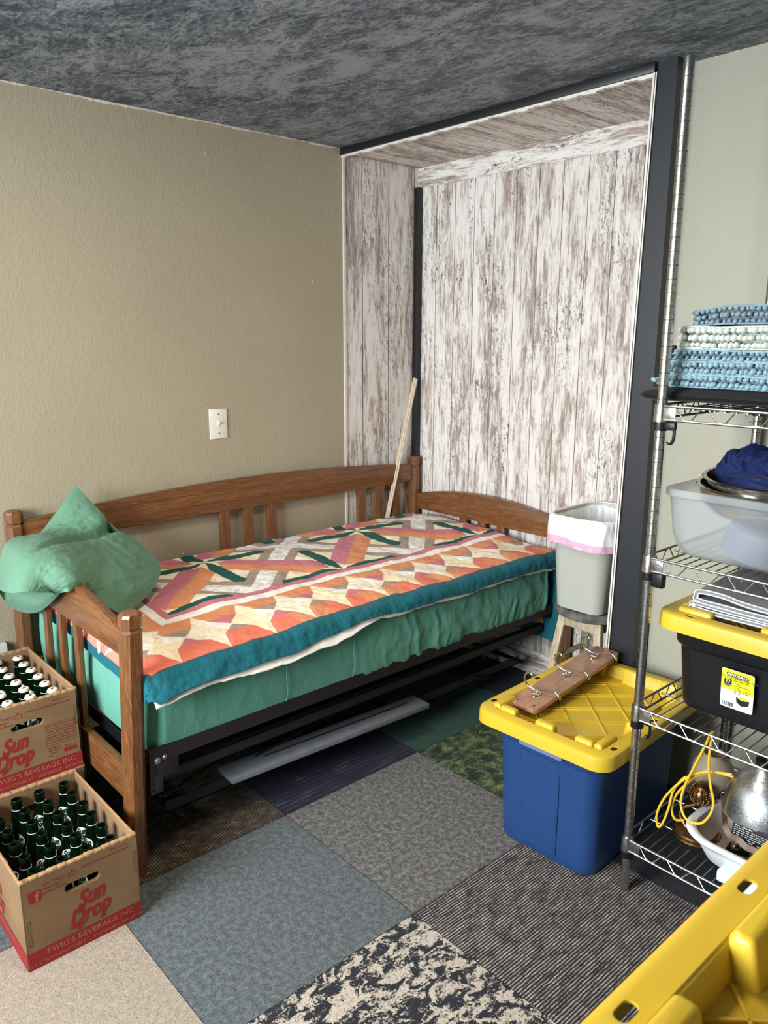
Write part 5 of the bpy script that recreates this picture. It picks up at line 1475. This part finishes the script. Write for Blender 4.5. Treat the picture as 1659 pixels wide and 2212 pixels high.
# little picture of a tote
lplate(bm, [(.040, .036), (.055, .030), (.074, .034), (.072, .020), (.055, .014), (.042, .022)], .0007)
for k in range(16):
    if k % 3 != 1: lplate(bm, [(.006 + k * .0017, .004), (.0070 + k * .0017 + (k % 2) * .0003, .004), (.0070 + k * .0017 + (k % 2) * .0003, .016), (.006 + k * .0017, .016)], .0007)
obj('black_print', bm, M['lab_black'], lab, smooth=0)
fo2 = lambda u, v: (LF(u, v)[0], LF(u, v)[1] - .0014, LF(u, v)[2])
bm = B(); put_text(bm, 'PERFORMAX', fo2, .0092, .02, .1, .95, 1.15, -.03, (.041, .0900)); put_text(bm, '17', fo2, .013, .02, 0, .95, 1, 0, (.0175, .0685)); put_text(bm, 'GALLON', fo2, .0042, .01, 0, 1, 1, 0, (.0175, .0625))
obj('white_print', bm, M['plastic_white'], lab, smooth=0)
bm = B(); lplate(bm, [(.039, .037), (.055, .031), (.075, .035), (.060, .041)], .0010); obj('yellow_print', bm, M['lab_yellow'], lab, smooth=0)
# towels
def folded(path, th, y0, y1, mat, label, seed):
    t = thing('folded_towel', (path[0][0], (y0 + y1) / 2, path[0][1]), label, 'towel', 'folded grey towels on the black tote')
    c = catmull([(p[0], 0, p[1]) for p in path], 90); Vn = []
    up = []; lo = []
    for i in range(90):
        a = c[max(i - 1, 0)]; b = c[min(i + 1, 89)]; d = np.array([b[0] - a[0], b[2] - a[2]]); d /= np.linalg.norm(d); n = np.array([-d[1], d[0]]) * th / 2
        up.append((c[i][0] + n[0], c[i][2] + n[1])); lo.append((c[i][0] - n[0], c[i][2] - n[1]))
    ny = 24; ring = up + lo[::-1]; P = np.zeros((ny, len(ring), 3))
    for j in range(ny):
        y = y0 + (y1 - y0) * j / (ny - 1)
        for k, (x, z) in enumerate(ring): P[j, k] = (x + float(vnoise(y, seed, 9, 2, seed)) * .010, y, z + float(vnoise(x, y, 11, 2, seed)) * .004 + max(0, (y - y0)) * .02)
    me = grid_mesh('towel', P, True); bm = B(); bm.from_mesh(me); bm.verts.ensure_lookup_table(); m = len(ring)
    for j in (0, ny - 1):
        for k in range(89):
            q = [bm.verts[j * m + k], bm.verts[j * m + k + 1], bm.verts[j * m + m - 2 - k], bm.verts[j * m + m - 1 - k]]
            bm.faces.new(q)
    obj('towel_cloth', bm, mat, t, smooth=60)
    bm = B()
    for off in (up, lo): tube(bm, [(P[0, k][0] if off is up else P[0, len(ring) - 1 - k][0], y0 - .001, P[0, k][2] if off is up else P[0, len(ring) - 1 - k][2]) for k in range(0, 90)], .0019, 6)
    obj('white_hem', bm, M['towel_hem'], t)
    return t
folded([(.95, .853), (.60, .852), (.43, .853), (.416, .860), (.43, .868), (.60, .866), (.95, .868)], .009, .618, .93, M['towel'], 'grey towel with white hems folded on the yellow lid, lower of the two', 3)
folded([(.95, .880), (.60, .878), (.44, .880), (.424, .892), (.434, .905), (.49, .906), (.60, .897), (.95, .896)], .010, .612, .93, M['towel'], 'grey sculpted towel with white hems, folded on top of the other towel', 5)

# ---- bottom shelf -------------------------------------------------------------
lm = thing('table_lamp', (.455, .69, .172), 'small bronze table lamp with an amber glass globe on the bottom shelf', 'lamp')
LX, LY, LZ = .458, .672, .1705
T = Matrix.Translation((LX, LY, LZ))
bm = B(); lathe(bm, [(0, .0), (.060, 0), (.064, .004), (.062, .010), (.064, .016), (.058, .020), (.050, .016), (.030, .014), (.014, .018), (0, .018)], 40, T, cap=False); obj('base', bm, M['bronze'], lm, smooth=50)
bm = B(); tube(bm, catmull([(LX - .030, LY, LZ + .012), (LX - .052, LY + .004, LZ + .035), (LX - .046, LY + .010, LZ + .062), (LX - .018, LY + .016, LZ + .082), (LX - .008, LY + .02, LZ + .092)], 24), .0075, 10); obj('arm', bm, M['bronze'], lm, smooth=60)
bm = B(); KX, KY, KZ = LX - .006, LY + .022, LZ + .118
prof = [(0, -.030), (.010, -.030), (.012, -.024), (.018, -.020)] + [(.031 * math.sin(a), -.031 * math.cos(a)) for a in np.linspace(.7, 2.5, 12)] + [(.016, .027), (.020, .032), (.012, .036), (0, .036)]
lathe(bm, prof, 30, Matrix.Translation((KX, KY, KZ)) @ Matrix.Rotation(.35, 4, 'Y'), cap=False)
kb = obj('knob', bm, M['bronze'], lm, smooth=60)
pts = []
for a in np.linspace(.8, 2.3, 8):
    for b in range(14):
        aa = 2 * PI * (b + .5 * (round(a * 10) % 2)) / 14; d = Vector((math.sin(a) * math.cos(aa), math.sin(a) * math.sin(aa), -math.cos(a))); pts.append((Vector((KX, KY, KZ)) + d * .0305, d, 1))
obj('hammered_boss', nub_mesh(pts, .0036, random), M['bronze'], lm, smooth=60)
bm = B(); lathe(bm, [(.018, .0)] + [(.058 * math.sin(a), .058 - .058 * math.cos(a)) for a in np.linspace(.4, 2.6, 18)] + [(.030, .112), (.031, .118), (.028, .118), (.028, .110)], 36, Matrix.Translation((.440, .78, .262)), cap=False); obj('glass_globe', bm, M['globe'], lm, smooth=60)
# yellow cord
bm = B()
c1 = [(0.512, 0.580, 0.545), (0.498, 0.585, 0.501), (0.468, 0.590, 0.413), (0.448, 0.595, 0.352), (0.444, 0.59, 0.300), (0.468, 0.580, 0.268), (0.507, 0.580, 0.274), (0.529, 0.585, 0.31), (0.532, 0.59, 0.346), (0.519, 0.59, 0.394), (0.509, 0.59, 0.458), (0.512, 0.588, 0.545)]
tube(bm, catmull(c1, 90), .0036, 8)
c2 = [(0.560, 0.62, 0.428), (0.528, 0.615, 0.421), (0.497, 0.61, 0.412), (0.46, 0.605, 0.387), (0.423, 0.60, 0.342), (0.389, 0.60, 0.282), (0.373, 0.600, 0.225), (0.380, 0.600, 0.190), (0.394, 0.60, 0.213), (0.405, 0.602, 0.262), (0.413, 0.604, 0.318), (0.437, 0.606, 0.366), (.452, .610, .376)]
tube(bm, catmull(c2, 90), .0036, 8)
c3 = [(0.560, 0.63, 0.418), (0.528, 0.63, 0.412), (0.50, 0.63, 0.404), (0.468, 0.625, 0.382), (0.440, 0.62, 0.345), (0.416, 0.615, 0.30), (0.408, 0.615, 0.255), (0.420, 0.615, 0.228), (0.438, .63, .226)]
tube(bm, catmull(c3, 70), .0036, 8)
tag(obj('extension_cord', bm, M['cord'], smooth=60), 'yellow cord hanging in loops from the wire shelf above the lamp', 'cord')
# white basin
ba = thing('basin', (.66, .66, .172), 'white oval plastic basin with a taupe inside on the bottom shelf', 'basin')
BT = Matrix.Translation((.655, .668, .171)) @ Matrix.Rotation(-.02, 4, 'Z')
hx, hy = .195, .128
bm = B()
loft(bm, [(0, hx - .05, hy - .045, .06), (.004, hx - .045, hy - .04, .065), (.045, hx - .022, hy - .02, .08), (.070, hx - .010, hy - .008, .09), (.072, hx + .002, hy + .004, .095), (.078, hx + .005, hy + .007, .097), (.083, hx + .002, hy + .004, .095), (.084, hx - .010, hy - .008, .09), (.080, hx - .017, hy - .015, .086)], BT, 12, True, False)
obj('basin_shell', bm, M['white_pl'], ba, smooth=60)
bm = B()
loft(bm, [(.0802, hx - .0168, hy - .0148, .086), (.045, hx - .028, hy - .026, .078), (.010, hx - .050, hy - .045, .065)], BT, 12, False, True)
obj('basin_inside', bm, M['taupe_pl'], ba, smooth=60)
bm = B(); bx(bm, (.585, .525, .172), (.72, .60, .205), .006, seg=3); tag(obj('pale_blue_tray', bm, M['lab_white'], smooth=40), 'pale blue tray edge showing under the white basin', 'tray')
# carton in the basin
ct = thing('product_box', (.66, .62, .26), 'dark blue and black printed carton tilted in the white basin', 'box')
BX = Matrix.Translation((.655, .640, .300)) @ Matrix.Rotation(.10, 4, 'Z') @ Matrix.Rotation(-.16, 4, 'X') @ Matrix.Rotation(.03, 4, 'Y')
bm = B(); bx(bm, (-.075, -.03, -.042), (.085, .05, .028), .0008, BX); obj('carton', bm, M['lab_dark'], ct)
bm = B(); bm.faces.new([bm.verts.new(BX @ Vector(p)) for p in ((-.075, -.0305, .0288), (.085, -.0305, .0288), (.085, .05, .0288), (-.075, .05, .0288))]); bm.faces.new([bm.verts.new(BX @ Vector(p)) for p in ((-.075, -.0308, .019), (.085, -.0308, .019), (.085, -.0308, .0287), (-.075, -.0308, .0287))]); obj('blue_top', bm, M['lab_blue'], ct, smooth=0)
bf = lambda u, v: tuple(BX @ Vector((u, -.0312, v)))
bm = B()
for k in range(9): print_row(bm, bf, -.070, (.005, -.010, -.015, -.020, .014, .016, .012, .015, -.015)[k], .012 - k * .0056, .0034 if k < 4 else .0024, 60 + k)
for (a, b, c, d) in ((-.070, -.020, -.040, -.036), (-.010, .016, -.040, -.036), (.020, .045, -.036, .012)): bm.faces.new([bm.verts.new(bf(*p)) for p in ((a, c), (b, c), (b, d), (a, d))])
wp = obj('white_print', bm, M['plastic_white'], ct, smooth=0)
bm = B()
for k in range(9): bm.faces.new([bm.verts.new(tuple(BX @ Vector((u, -.0316, v)))) for u, v in ((.023, -.032 + k * .0045), (.042, -.032 + k * .0045), (.042, -.030 + k * .0045), (.023, -.030 + k * .0045))])
obj('barcode', bm, M['lab_black'], wp, smooth=0)
bm = B(); bx(bm, (.60, .655, .322), (.74, .70, .338), .008, seg=3); tag(obj('red_pouch', bm, M['lab_red'], smooth=40), 'dark red pouch behind the blue carton under the reflector', 'pouch')
# aluminium reflector of a clamp light
rf = thing('clamp_light', (.62, .72, .42), 'clamp lamp with a spun aluminium reflector above the white basin', 'lamp')
RT = Matrix.Translation((.640, .655, .352)) @ Matrix.Rotation(-.10, 4, 'Y') @ Matrix.Rotation(.06, 4, 'X')
bm = B(); out = [(.0, .120), (.022, .120), (.028, .112), (.050, .100), (.075, .078), (.094, .045), (.104, .010), (.106, 0), (.108, -.001), (.106, -.003), (.103, .0), (.101, .010), (.091, .044), (.073, .076), (.048, .097), (.0, .110)]
lathe(bm, out, 56, RT, cap=False); obj('reflector', bm, M['alu'], rf, smooth=50)
bm = B(); lathe(bm, [(.020, .118), (.020, .140), (.0, .141)], 24, RT, cap=False); obj('socket', bm, M['steel_black'], rf)
# strap and clamp in the basin
bm = B()
pth = catmull([(.556, .60, .345), (.560, .598, .315), (.566, .597, .290), (.585, .592, .272), (.606, .588, .276), (.630, .585, .266), (.655, .583, .268), (.70, .58, .26)], 50)
for i in range(49): beam(bm, pth[i], pth[i + 1] + (pth[i + 1] - pth[i]) * .15, .005, .016, up=(0, .4, 1), bev=0)
tag(obj('leather_strap', bm, M['strap'], smooth=60), 'brown strap curling in front of the blue carton in the basin', 'strap')
ck = thing('clamp', (.572, .66, .19), 'small black and chrome spring clamp lying in the white basin', 'clamp')
bm = B(); beam(bm, (.556, .648, .195), (.612, .660, .197), .018, .012); beam(bm, (.560, .660, .205), (.600, .640, .214), .012, .008); obj('jaw', bm, M['steel_black'], ck)
bm = B(); lathe(bm, [(.012, 0), (.012, .008), (.008, .012), (0, .013)], 20, Matrix.Translation((.580, .645, .208)), cap=True); obj('clamp_screw', bm, M['nickel'], ck)
